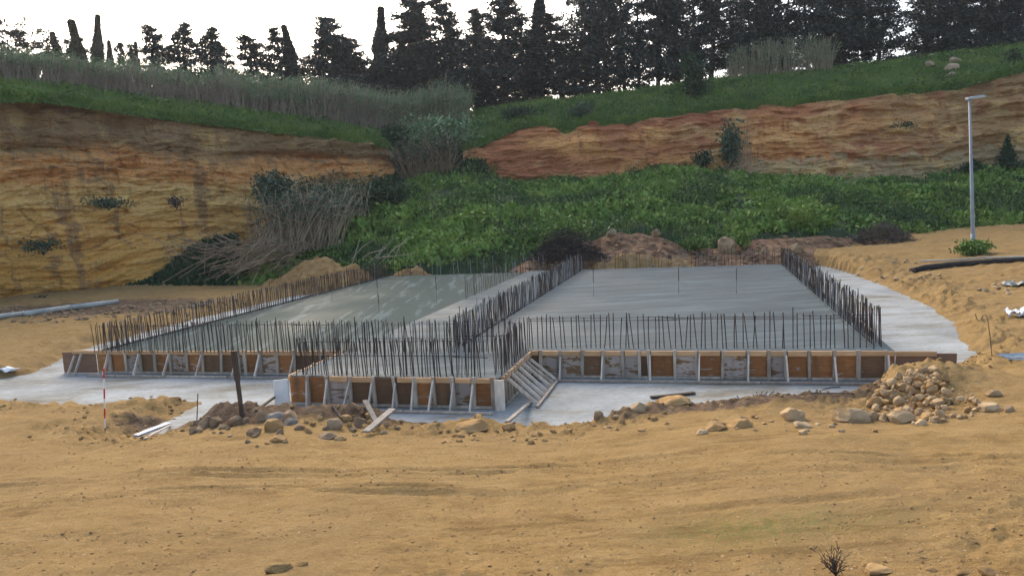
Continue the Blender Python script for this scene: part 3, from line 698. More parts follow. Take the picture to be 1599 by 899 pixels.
def canes(bases, height, lean, rad, leafn, leaf_len, leafw, dirv=None, leaf_from=0.35, droop=0.4):
    """tapering canes as 3-sided bent tubes; returns (stem V,F), (leaf V,F)"""
    n = len(bases); H = height * rng.uniform(0.65, 1.15, (n, 1))
    d = rng.normal(0, 1, (n, 3)); d[:, 2] = 0; d *= lean
    if dirv is not None: d = d + np.asarray(dirv)
    d[:, 2] = 1; d /= np.linalg.norm(d, axis=1)[:, None]
    bend = rng.normal(0, 0.12, (n, 3)) * H; bend[:, 2] = -np.abs(bend[:, 2]) * 0.5
    rings = []
    pts = [bases + d * H * s + bend * s * s for s in (0, 0.35, 0.7, 1.0)]
    x = np.cross(d, np.array([0.3, 1, 0.0])); x /= np.linalg.norm(x, axis=1)[:, None]; y = np.cross(d, x)
    for p, r in zip(pts, (1, 0.9, 0.7, 0.3)):
        for k in range(3):
            t = 2 * math.pi * k / 3; rings.append(p + rad * r * (math.cos(t) * x + math.sin(t) * y))
    V = np.stack(rings, 1).reshape(-1, 3)
    f = []
    for i in range(3):
        for k in range(3):
            a = i * 3 + k; b = i * 3 + (k + 1) % 3; f.append([a, b, b + 3, a + 3])
    f = np.array(f); Fq = (np.arange(n)[:, None, None] * 12 + f[None]).reshape(-1, 4)
    m = n * leafn
    if m == 0: return (V, Fq), None
    idx = np.repeat(np.arange(n), leafn); s = rng.uniform(leaf_from, 1.0, (m, 1))
    P = bases[idx] + d[idx] * H[idx] * s + bend[idx] * s * s
    dd = rng.normal(0, 1, (m, 3)); dd[:, 2] = rng.uniform(-droop, 0.9, m); dd /= np.linalg.norm(dd, axis=1)[:, None]
    return (V, Fq), diamonds(P, leaf_len, leafw, dirs=dd)

# ------------------------------------------------------------------ stuff: covers and grass
n = 150000
P = on_sheet(HILL, n, (4, HILL.shape[0] - 1))
cl = fbm(P * np.array([0.38, 0.38, 0.0]), 4, 131); cl2 = fbm(P * np.array([1.1, 1.1, 0.0]), 3, 133); bare = fbm(P * np.array([0.3, 0.3, 0]), 3, 132)
keep = ((bare > -0.40) | (rng.random(n) < 0.15)) & ((cl2 > -0.25) | (rng.random(n) < 0.25))
P = P[keep]; cl = cl[keep]; cl2 = cl2[keep]
P[:, 2] += rng.random(len(P)) ** 0.6 * (0.12 + 0.9 * np.maximum(0, cl + 0.15) + 0.7 * np.maximum(0, cl2)) - 0.03
sp = fbm(P * np.array([0.2, 0.28, 0.0]), 4, 134) + rng.normal(0, 0.13, len(P))
size = np.where(sp > 0.12, 0.46, np.where(sp < -0.15, 0.24, 0.34))[:, None]
V, f = diamonds(P, size, size * 0.62, up=0.5)
mi = np.where(sp > 0.12, 1, np.where(sp < -0.15, 2, 0))
P2 = on_sheet(HILL, 26000, (2, HILL.shape[0] - 1)); g2 = fbm(P2 * np.array([0.22, 0.3, 0]), 3, 135); P2 = P2[(g2 > 0.05) | (rng.random(len(P2)) < 0.2)]; V2, f2 = blades(P2, 0.85, 0.02)
P3 = on_sheet(HILL, 1300, (2, HILL.shape[0] - 1)); V3, f3 = blades(P3, 1.1, 0.02, 0.6)
V, fs = join([(V, f), (V2, f2), (V3, f3)])
mi = np.concatenate([mi, np.full(len(f2), 1), np.full(len(f3), 3)])
tag(link('ground_cover', np_mesh('ground_cover', V, fs, [M_COVER, M_COVER_F, M_COVER_D, M_TUFTD], mi)), 'thick green leafy weeds covering the slope', kind='stuff')
P = on_sheet(GULLY, 16000); P[:, 2] += rng.random(len(P)) * 0.5
V, f = diamonds(P, 0.4, 0.24, up=0.4)
tag(link('undergrowth', np_mesh('undergrowth', V, [f], M_BUSH)), 'dark weeds filling the gully between the quarry faces', kind='stuff')
# plateau turf
P = on_sheet(BANK, 85000); P[:, 2] -= 0.03
V, f = blades(P, 0.42, 0.035, 0.55)
P2 = on_sheet(BANK, 26000); cl = fbm(P2 * 0.5, 3, 141); P2 = P2[cl > 0.0]; P2[:, 2] += rng.random(len(P2)) * 0.3
V2, f2 = diamonds(P2, 0.3, 0.2, up=0.4)
P3 = on_sheet(np.concatenate([rimlow[None], s1[:3]], 0), 26000); P3[:, 2] -= 0.08; V3, f3 = blades(P3, 0.5, 0.045, 0.9)
V, fs = join([(V, f), (V2, f2), (V3, f3)])
tag(link('grass', np_mesh('grass', V, fs, M_GRASS)), 'green grass along the rim above the quarry faces', kind='stuff')
P = on_sheet(BANK, 9000); cl = fbm(P * 0.3, 3, 145); P = P[cl > 0.05]; P[:, 2] += rng.random(len(P)) * 0.55
V, f = diamonds(P, 0.34, 0.22, up=0.4); P2 = on_sheet(BANK, 5000); V2, f2 = blades(P2, 0.8, 0.02, 0.5)
V, fs = join([(V, f), (V2, f2)])
tag(link('rim_weeds', np_mesh('rim_weeds', V, fs, [M_COVER_D, M_TUFTD], np.concatenate([np.zeros(len(f)), np.ones(len(f2))]))), 'darker weeds and dry stems scattered through the rim grass', kind='stuff')
P = PLAT[47:52].reshape(-1, 3); sel = rng.choice(len(P), 2600); P = P[sel] + rng.normal(0, 0.4, (2600, 3)) * [1, 1, 0]
V, f = blades(P, 0.9, 0.02, 0.35)
tag(link('dry_grass', np_mesh('dry_grass', V, [f], M_TUFTD)), 'tall dry grass along the ridge under the trees', kind='stuff')
# weeds at the foot of the ochre face
wu = np.linspace(185, 372, 50)
w0 = curve([(185, 470, 53), (250, 468, 52), (372, 452, 51.5)], wu); w1 = curve([(185, 455, 56), (250, 430, 57), (300, 388, 59), (372, 380, 61)], wu)
WF = ruled(w0, w1, 20); WF[:, :, 2] += 0.2
tag(link('weed_bank', np_mesh('weed_bank', WF.reshape(-1, 3), [grid_faces(20, 50)], M_HILL, smooth_shade=True)), 'weedy bank at the foot of the ochre quarry face', kind='structure')
P = on_sheet(WF, 16000); P[:, 2] += rng.random(len(P)) * 0.6
V, f = diamonds(P, 0.34, 0.2, up=0.4)
tag(link('undergrowth', np_mesh('undergrowth', V, [f], M_BUSH)), 'dark green weeds at the foot of the ochre face', kind='stuff')

# ------------------------------------------------------------------ the foundation slab
TOP = 0.82
N0, N1, E0, E1 = -20.75, 4.85, 21.06, 46.35
C0, C1 = -11.05, -7.62          # strip between the two wide bays
PN0, PN1, PE0 = -11.05, -5.10, 17.66
slab = empty('foundation_slab', ne(-6, 21.06, 0.0), 'large grey concrete foundation slab cast in wide bays with starter bars around', 'foundation')
def slab_part(name, n0, n1, e0, e1, z1, mat, label=None, sub=1.0):
    nn = max(2, int((n1 - n0) / sub)); ee = max(2, int((e1 - e0) / sub))
    gn, ge = np.meshgrid(np.linspace(n0, n1, nn), np.linspace(e0, e1, ee), indexing='ij')
    P = NV[None] * gn.ravel()[:, None] + EV[None] * ge.ravel()[:, None]
    zz = z1 + 0.012 * fbm(np.stack([P[:, 0], P[:, 1], P[:, 0] * 0], 1) * 0.4, 3, 151)
    V = np.concatenate([np.stack([P[:, 0], P[:, 1], zz], 1)])
    f = grid_faces(nn, ee)[:, ::-1]
    # skirt down to the pad
    ring = list(range(0, ee)) + [i * ee + ee - 1 for i in range(1, nn)] + [(nn - 1) * ee + j for j in range(ee - 2, -1, -1)] + [i * ee for i in range(nn - 2, 0, -1)]
    base = len(V); low = V[ring].copy(); low[:, 2] = 0.035
    V = np.concatenate([V, low]); m = len(ring)
    sk = np.array([[ring[i], base + i, base + (i + 1) % m, ring[(i + 1) % m]] for i in range(m)])
    V = V - np.array(slab.location)
    o = link(name, np_mesh(name, V, [f, sk], mat), slab)
    if label: o['label'] = label
    return o
slab_part('slab_bay', N0, C0 - 0.003, E0, 45.6, TOP - 0.004, M_WET, 'wet greenish grey bay on the left')
slab_part('slab_bay', C1, N1, E0, E1, TOP, M_CONC, 'drier grey bay on the right')
slab_part('wall_strip', C0, C1 - 0.003, E0, E1, TOP + 0.006, M_CONC)
slab_part('projecting_bay', PN0, PN1, PE0, E0 - 0.004, TOP + 0.002, M_CONC, 'narrow bay projecting towards the viewer')
# low kickers along the wall lines
def kicker(n0, n1, e0, e1):
    b = MB(); b.ne_box(n0, n1, e0, e1, TOP - 0.02, TOP + 0.05); b.build('kicker', M_CONC, slab)
kicker(N0 + 0.22, N0 + 0.26, E0 + 0.2, 45.5); kicker(4.38, 4.42, E0 + 0.3, E1 - 0.1); kicker(C1 + 0.12, C1 + 0.16, E0 + 0.8, E1 - 0.1)

# ------------------------------------------------------------------ starter bars
BAR = []
for k in range(8):
    b = MB(); h = 0.0
    ln = 1.0
    dx, dy = rng.normal(0, 0.018, 2)
    b.tube([(0, 0, -0.02), (dx * 0.5 + rng.normal(0, 0.004), dy * 0.5, ln * 0.5), (dx, dy, ln)], 0.0105, 5)
    BAR.append([b.mesh('bar', M_REBAR), None])
BAR_R = [m.copy() for m, _ in BAR]
for m in BAR_R: m.materials[0] = M_REBAR_R
BAR_P = [m.copy() for m, _ in BAR]
for m in BAR_P: m.materials[0] = M_REBAR_P
def rebar_row(a, b, spacing, label, single,  group='rows of starter bars', ties=((0.9, 0.0),), hmean=0.98, pale=0.05, layers=1, rusty=False, rad=1.0, hv=0.07):
    a = np.array(a); b = np.array(b); L = np.linalg.norm(b - a); d = (b - a) / L; w = np.array([d[1], -d[0]])
    root = empty('rebar_row', ne(a[0], a[1], TOP), label, 'starter bars', group)
    base = np.array(root.location); nb = int(L / spacing) + 1
    mb = MB()
    for ly in range(layers):
        for i in range(nb):
            q = a + d * min(L, i * spacing + rng.normal(0, 0.028)) + w * (ly * 0.2 + rng.normal(0, 0.012))
            h = hmean * rng.uniform(1 - hv, 1 + hv) * (1.12 if rng.random() < 0.05 else 1)
            P = ne(q[0], q[1], TOP)
            lean = rng.normal(0, 0.035, 2)
            r = rng.random()
            if (single is True or i < single) and ly == 0:
                k = int(rng.integers(8))
                me = BAR_P[k] if r < pale else (BAR_R[k] if (rusty and r < 0.7) else BAR[k][0])
                o = link('bar', me, root, P - base)
                o.scale = (rad, rad, h); o.rotation_euler = (lean[0], lean[1], rng.uniform(0, 6.28))
            else:
                tip = P + np.array([lean[0] * h, lean[1] * h, h])
                mb.tube([P - [0, 0, 0.02], (P + tip) / 2 + rng.normal(0, 0.008, 3), tip], 0.0125 * rad, 4, mi=(2 if r < pale else (1 if (rusty and r < 0.8) else 0)))
    if mb.v:
        o = mb.build('bars', [M_REBAR, M_REBAR_R, M_REBAR_P], root); o['kind'] = 'stuff'
    for hz, off in ties:
        z = hz; s0 = rng.uniform(0, 0.2); pos = 0.0
        while pos < L - 0.3:
            seg = min(rng.uniform(2.5, 5.0), L - pos)
            p0 = a + d * pos + w * (0.018 + off); p1 = a + d * (pos + seg) + w * (0.018 + off)
            zz = z + rng.normal(0, 0.02)
            t = MB(); t.tube([ne(p0[0], p0[1], TOP + zz), ne(p1[0], p1[1], TOP + zz + rng.normal(0, 0.015))], 0.0085, 4)
            t.build('tie_bar', M_TIE if rng.random() < 0.35 else M_REBAR, root)
            pos += seg * rng.uniform(0.9, 1.05)
    return root
rebar_row((-20.55, 20.98), (-11.3, 20.98), 0.15, 'front row of thin dark starter bars along the wet left bay', True, ties=((0.86, 0),), rad=1.15, layers=2)
rebar_row((-11.2, 20.95), (-5.5, 20.95), 0.16, 'row of starter bars crossing behind the projecting bay', True, ties=((0.88, 0), (0.45, 0)), rad=1.1, layers=2)
rebar_row((-10.85, 17.95), (-5.45, 17.95), 0.135, 'nearest row of starter bars on the front edge of the projecting bay', True, ties=((0.9, 0), (0.5, 0)), pale=0.06, rad=1.15, layers=2)
rebar_row((-5.32, 18.0), (-5.32, 21.1), 0.15, 'starter bars on the right flank of the projecting bay', True, ties=((0.92, 0),), layers=2)
rebar_row((-10.9, 18.1), (-10.9, 20.9), 0.24, 'sparse starter bars on the left flank of the projecting bay', True, ties=())
rebar_row((-5.2, 21.45), (4.3, 21.45), 0.145, 'front row of upright bars along the drier right bay', True, ties=((0.9, 0), (0.84, 0)), pale=0.02, rad=1.45)
rebar_row((-20.5, 21.1), (-20.5, 45.4), 0.17, 'long receding row of bars on the far left edge', 48, ties=((0.85, 0),), rusty=True, pale=0.08, rad=1.15, layers=2)
rebar_row((4.45, 21.5), (4.45, 46.0), 0.17, 'dense double row of rusty bars on the right edge', 0, ties=((0.9, 0), (0.45, 0)), layers=2, rusty=True, pale=0.2, hmean=1.05, rad=1.05)
rebar_row((C1 + 0.02, 21.1), (C1 + 0.02, 46.0), 0.15, 'dense double row of bars dividing the two wide bays', 0, ties=((0.9, 0), (0.55, 0)), layers=2, rusty=True, pale=0.3, hmean=1.0, rad=1.0, hv=0.1)
rebar_row((C0 + 0.12, 33.0), (C0 + 0.12, 45.4), 0.3, 'sparse row of bars along the back of the wet bay beside the dividing strip', 0, ties=(), rusty=True, pale=0.2, hv=0.15)
rebar_row((C1 + 0.3, 46.1), (4.4, 46.15), 0.22, 'back row of bars behind the drier right bay', 0, ties=(), rusty=True, pale=0.3, hv=0.12, rad=1.2)
rebar_row((-20.3, 45.4), (C1 - 0.2, 45.5), 0.3, 'back row of bars behind the wet left bay', 0, ties=(), pale=0.5, hv=0.2, rad=1.3)

# thin level rods standing on the bays
rod0 = None
for (u, v, hh) in [(927, 462, 42), (1060, 459, 40), (1150, 458, 38), (590, 466, 34), (682, 472, 42), (752, 452, 20), (638, 436, 22), (592, 490, 30), (518, 470, 28)]:
    P = on_z(u, v, TOP); d = np.linalg.norm(P - CAM); H = hh / F * d
    side = P @ NV > C1
    b = MB(); b.tube([P - [0, 0, 0.01], P + [0.01, 0, H * 0.5]], 0.013, 5); b.tube([P + [0.01, 0, H * 0.5], P + [0.02, 0, H]], 0.016, 5, mi=1)
    o = b.build('level_rod', [M_TIE, M_REBAR]); 
    tag(o, 'thin level rod standing alone on the drier right bay' if side else 'thin level rod standing alone on the wet left bay', 'rod', 'level rods on the right bay' if side else 'level rods on the left bay')

# ------------------------------------------------------------------ formwork
def formwork(label, place, length, studs, braces, mats, rail_gaps=(), foot=0.52, stud_w=0.10, sole=True, rail=True):
    """place(s, out, z): point at s along the run, out towards its open side. studs/braces: lists of s (or (s_top, s_foot))"""
    o0 = place(0, 0, 0); ax = place(1, 0, 0) - o0; out = place(0, 1, 0) - o0; up = np.array([0, 0, 1.0])
    root = empty('formwork', place(length / 2, 0.05, 0.03), label, 'formwork', 'timber formwork runs around the foundation')
    def bx(mb, s0, s1, a0, a1, z0, z1): return mb.frame_box(place((s0 + s1) / 2, (a0 + a1) / 2, (z0 + z1) / 2), ax * (s1 - s0) / 2, out * (a1 - a0) / 2, up * (z1 - z0) / 2)
    edges = [0.0] + [s for s in studs] + [length]
    for i in range(len(edges) - 1):
        s0, s1 = edges[i], edges[i + 1]
        if s1 - s0 < 0.06: continue
        o = bx(MB(), s0 + 0.004, s1 - 0.004, 0.012, 0.034 + 0.006 * rng.random(), 0.04, TOP - 0.012).build('panel', mats[i % len(mats)], root)
        gap = any(s0 < g < s1 for g in rail_gaps)
        if rail and not gap:
            bx(MB(), s0 + stud_w / 2 + 0.003, s1 - stud_w / 2 - 0.003, 0.045, 0.105, TOP - 0.12 + rng.normal(0, .006), TOP + 0.01 + rng.normal(0, .006)).build('top_rail', M_PALE, root)
        bx(MB(), s0 + stud_w / 2 + 0.003, s1 - stud_w / 2 - 0.003, 0.045, 0.11, 0.04, 0.10).build('bottom_rail', M_STUD, root)
    for s in studs:
        w = stud_w * rng.uniform(0.75, 1.15); t = rng.normal(0, 0.012)
        mb = MB(); mb.frame_box(place(s + t, 0.085, TOP / 2 + 0.03), ax * w / 2 + up * 0.0, out * 0.03, up * (TOP / 2 - 0.01 + rng.uniform(0, .03)) + ax * t)
        mb.build('stud', M_STUD, root)
    for st, sf in braces:
        a = place(st, 0.14, TOP - rng.uniform(0.06, 0.16)); b = place(sf, foot + 0.02, 0.075)
        MB().beam(a, b, 0.075, 0.04, up=tuple(ax)).build('brace', M_BRACE, root)
    if sole:
        s = 0.0
        while s < length - 0.4:
            L = min(rng.uniform(2.2, 3.6), length - s)
            bx(MB(), s + 0.02, s + L - 0.02, foot + 0.05, foot + 0.12, 0.035, 0.085 + rng.random() * 0.01).build('sole_plate', M_STUD, root)
            s += L
    return root
# front of the drier right bay
FE = E0 - 0.004
def u_n(u, v=567, e=FE): return on_e(u, v, e)[0]
pl = lambda s, a, z: ne(-5.05 + s, FE - a, z)
studs = sorted(u_n(790 + q / 3.807) + 5.05 for q in (208, 328, 455, 580, 700, 795, 855, 1005, 1135, 1285, 1435, 1560)) + sorted(u_n(1179 + q / 3.807) + 5.05 for q in (182, 320, 468, 610, 775))
br = [(u_n(790 + a / 3.807, 550) + 5.05, u_n(790 + b / 3.807, 590, FE - .5) + 5.05) for a, b in ((328, 320), (577, 567), (858, 858), (1150, 1147), (1440, 1440))] + [(u_n(1179 + a / 3.807, 550) + 5.05, u_n(1179 + b / 3.807, 590, FE - .5) + 5.05) for a, b in ((182, 197), (468, 487), (785, 805))]
W, O, D_ = M_PLY_W, M_PLY, M_PLY_D
fr = formwork('long timber formwork with braces along the front of the drier right bay', pl, 9.9, studs, br, [D_, W, W, D_, W, W, D_, O, W, O, W, O, W, O, O, O, D_, O], foot=0.5)
b = MB(); b.frame_box(pl(9.93 + 0.7, 0.06, 0.40), NV * 0.72, EV * 0.012, np.array([0, 0, 0.37]) + NV * 0.01); o = b.build('end_panel', M_PLY_PLAIN, fr); o['label'] = 'plain brown plywood overrunning the end'
b = MB(); b.frame_box(pl(9.93 + 0.32, 0.11, TOP - 0.05), NV * 0.62, EV * 0.03, np.array([0, 0, 0.06])); b.build('top_rail', M_PALE, fr)
# front of the projecting bay
FP = PE0 - 0.004
pl = lambda s, a, z: ne(PN0 + s, FP - a, z)
uu = lambda z, v=600, e=FP: on_e(400 + z / 3.807, v, e)[0] - PN0
studs = [uu(q) for q in (320, 437, 565, 710, 838, 950, 1065, 1180, 1295, 1410)]
br = [(uu(a, 592), uu(b, 633, FP - .5)) for a, b in ((316, 300), (437, 400), (568, 515), (700, 662), (838, 808), (945, 920), (1062, 1022), (1182, 1150), (1296, 1267))]
fp = formwork('timber formwork with leaning braces on the front of the projecting bay', pl, 5.93, studs, br, [O, O, W, D_, M_PLY_D, D_, O, D_, W, O, W], rail_gaps=(uu(760), uu(270), uu(380)), foot=0.48)
b = MB(); b.frame_box(ne(PN0 - 0.18, FP - 0.22, 0.41), NV * 0.16 + EV * 0.10, EV * 0.015, np.array([0, 0, 0.36])); o = b.build('end_board', M_WHITE, fp); o['label'] = 'pale board closing the left end'
b = MB(); b.frame_box(ne(PN1 + 0.07, FP - 0.24, 0.43), NV * 0.12 + EV * 0.02, EV * 0.018, np.array([0, 0, 0.40])); o = b.build('end_board', M_BRACE, fp); o['label'] = 'pale board standing at the right corner'
# right flank of the projecting bay
GN = PN1 + 0.004
pl = lambda s, a, z: ne(GN + a, FP + 0.1 + s, z)
L = E0 - PE0 - 0.22
studs = list(np.linspace(0.18, L - 0.25, 10)); br = [(s, s + rng.normal(0, .03)) for s in np.linspace(0.25, L - 0.35, 7)]
formwork('timber formwork with seven slanting white props on the right flank of the projecting bay', pl, L, studs, br, [O, D_, W, O], foot=0.85, stud_w=0.08)
# left flank stub
pl = lambda s, a, z: ne(PN0 - 0.004 - a, PE0 + s, z)
formwork('short plain formwork on the left flank of the projecting bay', pl, L, [0.6, 1.4, 2.2, 3.0], [], [O, D_], foot=0.4, sole=False)
# front of the wet left bay
pl = lambda s, a, z: ne(N0 + s, FE - a, z)
u1 = lambda z, v=568, e=FE: on_e(z / 3.807, v, e)[0] - N0
u2 = lambda z, v=568, e=FE: on_e(400 + z / 3.807, v, e)[0] - N0
studs = sorted([u1(q) for q in (503, 577, 668, 762, 848, 932, 1024, 1122, 1214, 1322, 1432, 1468, 1557)] + [u2(q) for q in (40, 135, 240)])
studs = [s for s in studs if 0.05 < s < 9.4]
br = [(u1(a, 560), u1(b, 583, FE - .5)) for a, b in ((466, 405), (506, 446), (664, 615), (846, 795), (1025, 970), (1216, 1165), (1426, 1380), (1560, 1514))] + [(u2(40, 560), u2(-5, 583, FE - .5)), (u2(240, 560), u2(195, 583, FE - .5))]
fl = formwork('long weathered formwork with braces along the front of the wet left bay', pl, 9.6, studs, br, [O, O, W, D_, O, W, O, D_, M_PLY_D, W, O, O, W, O, D_, O], foot=0.5)
b = MB(); b.frame_box(pl(-0.74, 0.05, 0.40), NV * 0.72, EV * 0.012, np.array([0, 0, 0.37])); o = b.build('end_panel', M_PLY_PLAIN, fl); o['label'] = 'plain brown plywood overrunning the end'
b = MB(); b.frame_box(pl(-0.3, 0.10, TOP - 0.03), NV * 0.66, EV * 0.03, np.array([0, 0, 0.055])); b.build('top_rail', M_PALE, fl)

# ------------------------------------------------------------------ posts, rods, planks, pipes
def px_len(u0, v0, u1, v1, P): return math.hypot(u1 - u0, v1 - v0) / F * ((P - CAM) @ _f)
def upright(u, v, ut, vt):
    """foot where the ground is seen at (u, v); top straight above, leaning as the photo shows"""
    P = hit(u, v); T = on_y(ut, vt, P[1]); return P, T
# ranging pole
P, T = upright(164, 673, 162, 575)
pole = empty('ranging_pole', P, 'thin red and white banded ranging pole stuck in the sand', 'pole')
nb = 6
for i in range(nb):
    a = P + (T - P) * (0.05 + 0.95 * i / nb); b_ = P + (T - P) * (0.05 + 0.95 * (i + 1) / nb)
    o = MB().tube([a, b_], 0.017, 8).build('band', M_WHITE if i % 2 == 0 else M_RED, pole); o['label'] = 'white band' if i % 2 == 0 else 'red band'
MB().tube([P - [0, 0, 0.05], P + (T - P) * 0.05], [0.004, 0.016], 8).build('tip', M_BLACK, pole)
# timber stake
P, T = upright(378, 648, 365, 548)
d = (T - P)
m = MB(); m.beam(P - d * 0.05, P + d * 0.55, 0.085, 0.06, up=(0.2, 1, 0)); m.beam(P + d * 0.55, T, 0.115, 0.07, up=(0.2, 1, 0))
tag(m.build('timber_stake', M_DARKWOOD), 'dark leaning timber stake standing in the rubble before the left bay', 'stake')
P, T = upright(307, 655, 309, 614)
tag(MB().tube([P - [0, 0, .05], T], 0.012, 5).build('thin_rod', M_REBAR), 'short thin steel rod upright near the leaning timber stake', 'rod')
# bent rod on the right
P = hit(1549, 556); pts = [on_y(u, v, P[1]) for u, v in ((1549, 556), (1546, 525), (1542, 497), (1539, 492), (1535, 492), (1532, 500), (1528, 501), (1525, 497), (1523, 490))]
tag(MB().tube(pts, 0.012, 5).build('bent_rod', M_REBAR_R), 'steel rod with a hooked wavy top standing in the right sand', 'rod')
def plank(p0, p1, w, t, mat, label, lift0=0.0, lift1=0.0, name='plank', cat='plank'):
    a = hit(*p0) + [0, 0, t / 2 + 0.01 + lift0]; b = hit(*p1) + [0, 0, t / 2 + 0.01 + lift1]
    return tag(MB().beam(a, b, w, t).build(name, mat), label, cat)
plank((792, 661), (829, 629), 0.09, 0.05, M_PLANK, 'grey plank lying on the pad from the projecting bay corner')
plank((1016, 622), (1085, 615), 0.11, 0.05, M_DARKWOOD, 'dark plank on the pad behind the flat tan slab of rock')
plank((400, 643), (442, 612), 0.06, 0.05, M_DARKWOOD, 'dark thin batten on the pad left of the projecting bay')
plank((572, 680), (614, 656), 0.16, 0.045, M_PLANK, 'broad grey board tilted on the brown rubble', 0.05, 0.22)
plank((590, 668), (571, 641), 0.11, 0.05, M_PLANK, 'short board propped up behind the broad grey tilted board', 0.05, 0.2)
plank((212, 681), (263, 662), 0.14, 0.03, M_SHEET, 'white board lying by the sand tongue near the banded pole')
plank((226, 686), (266, 665), 0.05, 0.03, M_BRACE, 'slim pale batten beside the white board')
plank((519, 634), (532, 652), 0.05, 0.03, M_DARKWOOD, 'small dark stick on the pad before the projecting bay')
plank((1268, 615), (1333, 615), 0.03, 0.02, M_REBAR, 'thin straight bar lying on the right of the pad', name='loose_bar', cat='bar')
def bentbar(px, r, mat, name, label, cat):
    pts = [hit(u, v) + [0, 0, r + 0.012] for u, v in px]
    return tag(MB().tube(pts, r, 6).build(name, mat), label, cat)
bentbar([(1280, 612), (1288, 608), (1300, 606), (1312, 605)], 0.012, M_REBAR, 'loose_bar', 'short curved bar lying on the right of the pad', 'bar')
# concrete pipe at the foot of the ochre face
pp = empty('drain_pipe', hit(90, 482), 'long pale pipe lying along the foot of the ochre face', 'pipe')
for a_, b_ in (((-90, 502), (38, 487)), ((40, 487), (110, 477)), ((112, 477), (184, 468))):
    A_, B_ = hit(a_[0], a_[1] + 6) + [0, 0, 0.12], hit(b_[0], b_[1] + 6) + [0, 0, 0.12]
    MB().tube([A_, B_], 0.14, 12).build('pipe_length', M_PIPE, pp, True)
    MB().tube([B_ - (B_ - A_) * 0.02, B_ + (B_ - A_) * 0.001], 0.165, 12).build('collar', M_PIPE, pp, True)
# dark pipe on the right
pts = [hit(u, v) + [0, 0, 0.10] for u, v in ((1424, 425), (1445, 421), (1480, 417), (1540, 412), (1599, 408), (1680, 402))]
pts[0][2] -= 0.05
dp = empty('dark_pipe', pts[1], 'thick dark pipe lying in the sand on the right', 'pipe')
MB().tube(pts, [0.16, 0.17, 0.16, 0.15, 0.14, 0.13], 12).build('pipe_length', M_BLACK, dp, True)
MB().tube([pts[0] - (pts[1] - pts[0]) * 0.04, pts[0] + (pts[1] - pts[0]) * 0.06], 0.19, 12).build('collar', M_DARKWOOD, dp, True)
bentbar([(1437, 409), (1480, 408), (1540, 404), (1620, 402)], 0.05, M_PIPE, 'thin_pipe', 'thin grey pipe running behind the thick dark pipe', 'pipe')

# lamp post
base = hit(1520, 394); base_lamp_y = base[1] - 0.5; foot_ = base.copy()
top = on_y(1514, 157, base[1])
lp = empty('street_lamp', foot_, 'tall grey street lamp rising from the weeds on the right', 'street lamp')
dv = top - foot_
MB().tube([foot_ - dv * 0.02, foot_ + dv * 0.12, top], [0.115, 0.105, 0.06], 12).build('post', M_GALV, lp, True)
slv = MB().tube([foot_ + dv * 0.0, foot_ + dv * 0.125], [0.135, 0.125], 12).build('base_sleeve', M_GALV, lp, True)
m = MB(); m.beam(foot_ + dv * 0.06 + np.array([0.03, -0.125, 0]), foot_ + dv * 0.10 + np.array([0.03, -0.125, 0]), 0.10, 0.03, up=(0, 1, 0)); m.build('access_door', M_LAMP, lp).parent = slv
m = MB(); m.tube([top - dv * 0.004, top + np.array([0, 0, 0.10])], 0.10, 10); m.build('spigot', M_GALV, lp)
m = MB(); hd = np.array([0.95, -0.1, 0.06])
m.frame_box(top + np.array([0.32, 0, 0.15]), np.array([0.48, 0, 0.03]), np.array([0, 0.16, 0]), np.array([0, 0, 0.05])); m.frame_box(top + np.array([0.40, 0, 0.215]), np.array([0.34, 0, 0.02]), np.array([0, 0.11, 0]), np.array([0, 0, 0.02]))
lh = m.build('lamp_head', M_LAMP, lp)
m = MB(); m.frame_box(top + np.array([0.42, 0, 0.10]), np.array([0.32, 0, 0.02]), np.array([0, 0.12, 0]), np.array([0, 0, 0.008])); ln_ = m.build('lens', M_WHITE, lp); ln_.parent = lh

# ------------------------------------------------------------------ rocks
def icosphere():
    import bmesh
    bm = bmesh.new(); bmesh.ops.create_icosphere(bm, subdivisions=3, radius=1.0)
    V = np.array([v.co[:] for v in bm.verts]); Fc = np.array([[l.index for l in f.verts] for f in bm.faces]); bm.free(); return V, Fc
def icosphere2(s):
    import bmesh
    bm = bmesh.new(); bmesh.ops.create_icosphere(bm, subdivisions=s, radius=1.0)
    V = np.array([v.co[:] for v in bm.verts]); Fc = np.array([[l.index for l in f.verts] for f in bm.faces]); bm.free(); return V, Fc
IV, IF = icosphere(); IV1, IF1 = icosphere2(2); IV0, IF0 = icosphere2(1)
def rock_shape(seed, V=None, blocky=0.5):
    V = IV if V is None else V
    r = np.random.default_rng(seed); W = V.copy()
    for _ in range(7):                       # chop facets
        n = r.normal(size=3); n /= np.linalg.norm(n); c = r.uniform(0.55, 0.85)
        d = W @ n; W = W - n[None] * np.maximum(0, d - c)[:, None] * (0.75 + 0.25 * blocky)
    W = W * (1 + 0.22 * fbm(V * 1.5 + seed, 2, seed)[:, None])
    for _ in range(10):                      # then sharper breaks on the lumpy body
        n = r.normal(size=3); n /= np.linalg.norm(n); d = W @ n; c = d.max() * r.uniform(0.68, 0.9)
        W = W - n[None] * np.maximum(0, d - c)[:, None]
    return W * (1 + 0.10 * fbm(V * 4.5 + seed, 4, seed + 3, 0.65)[:, None]) * 1.15
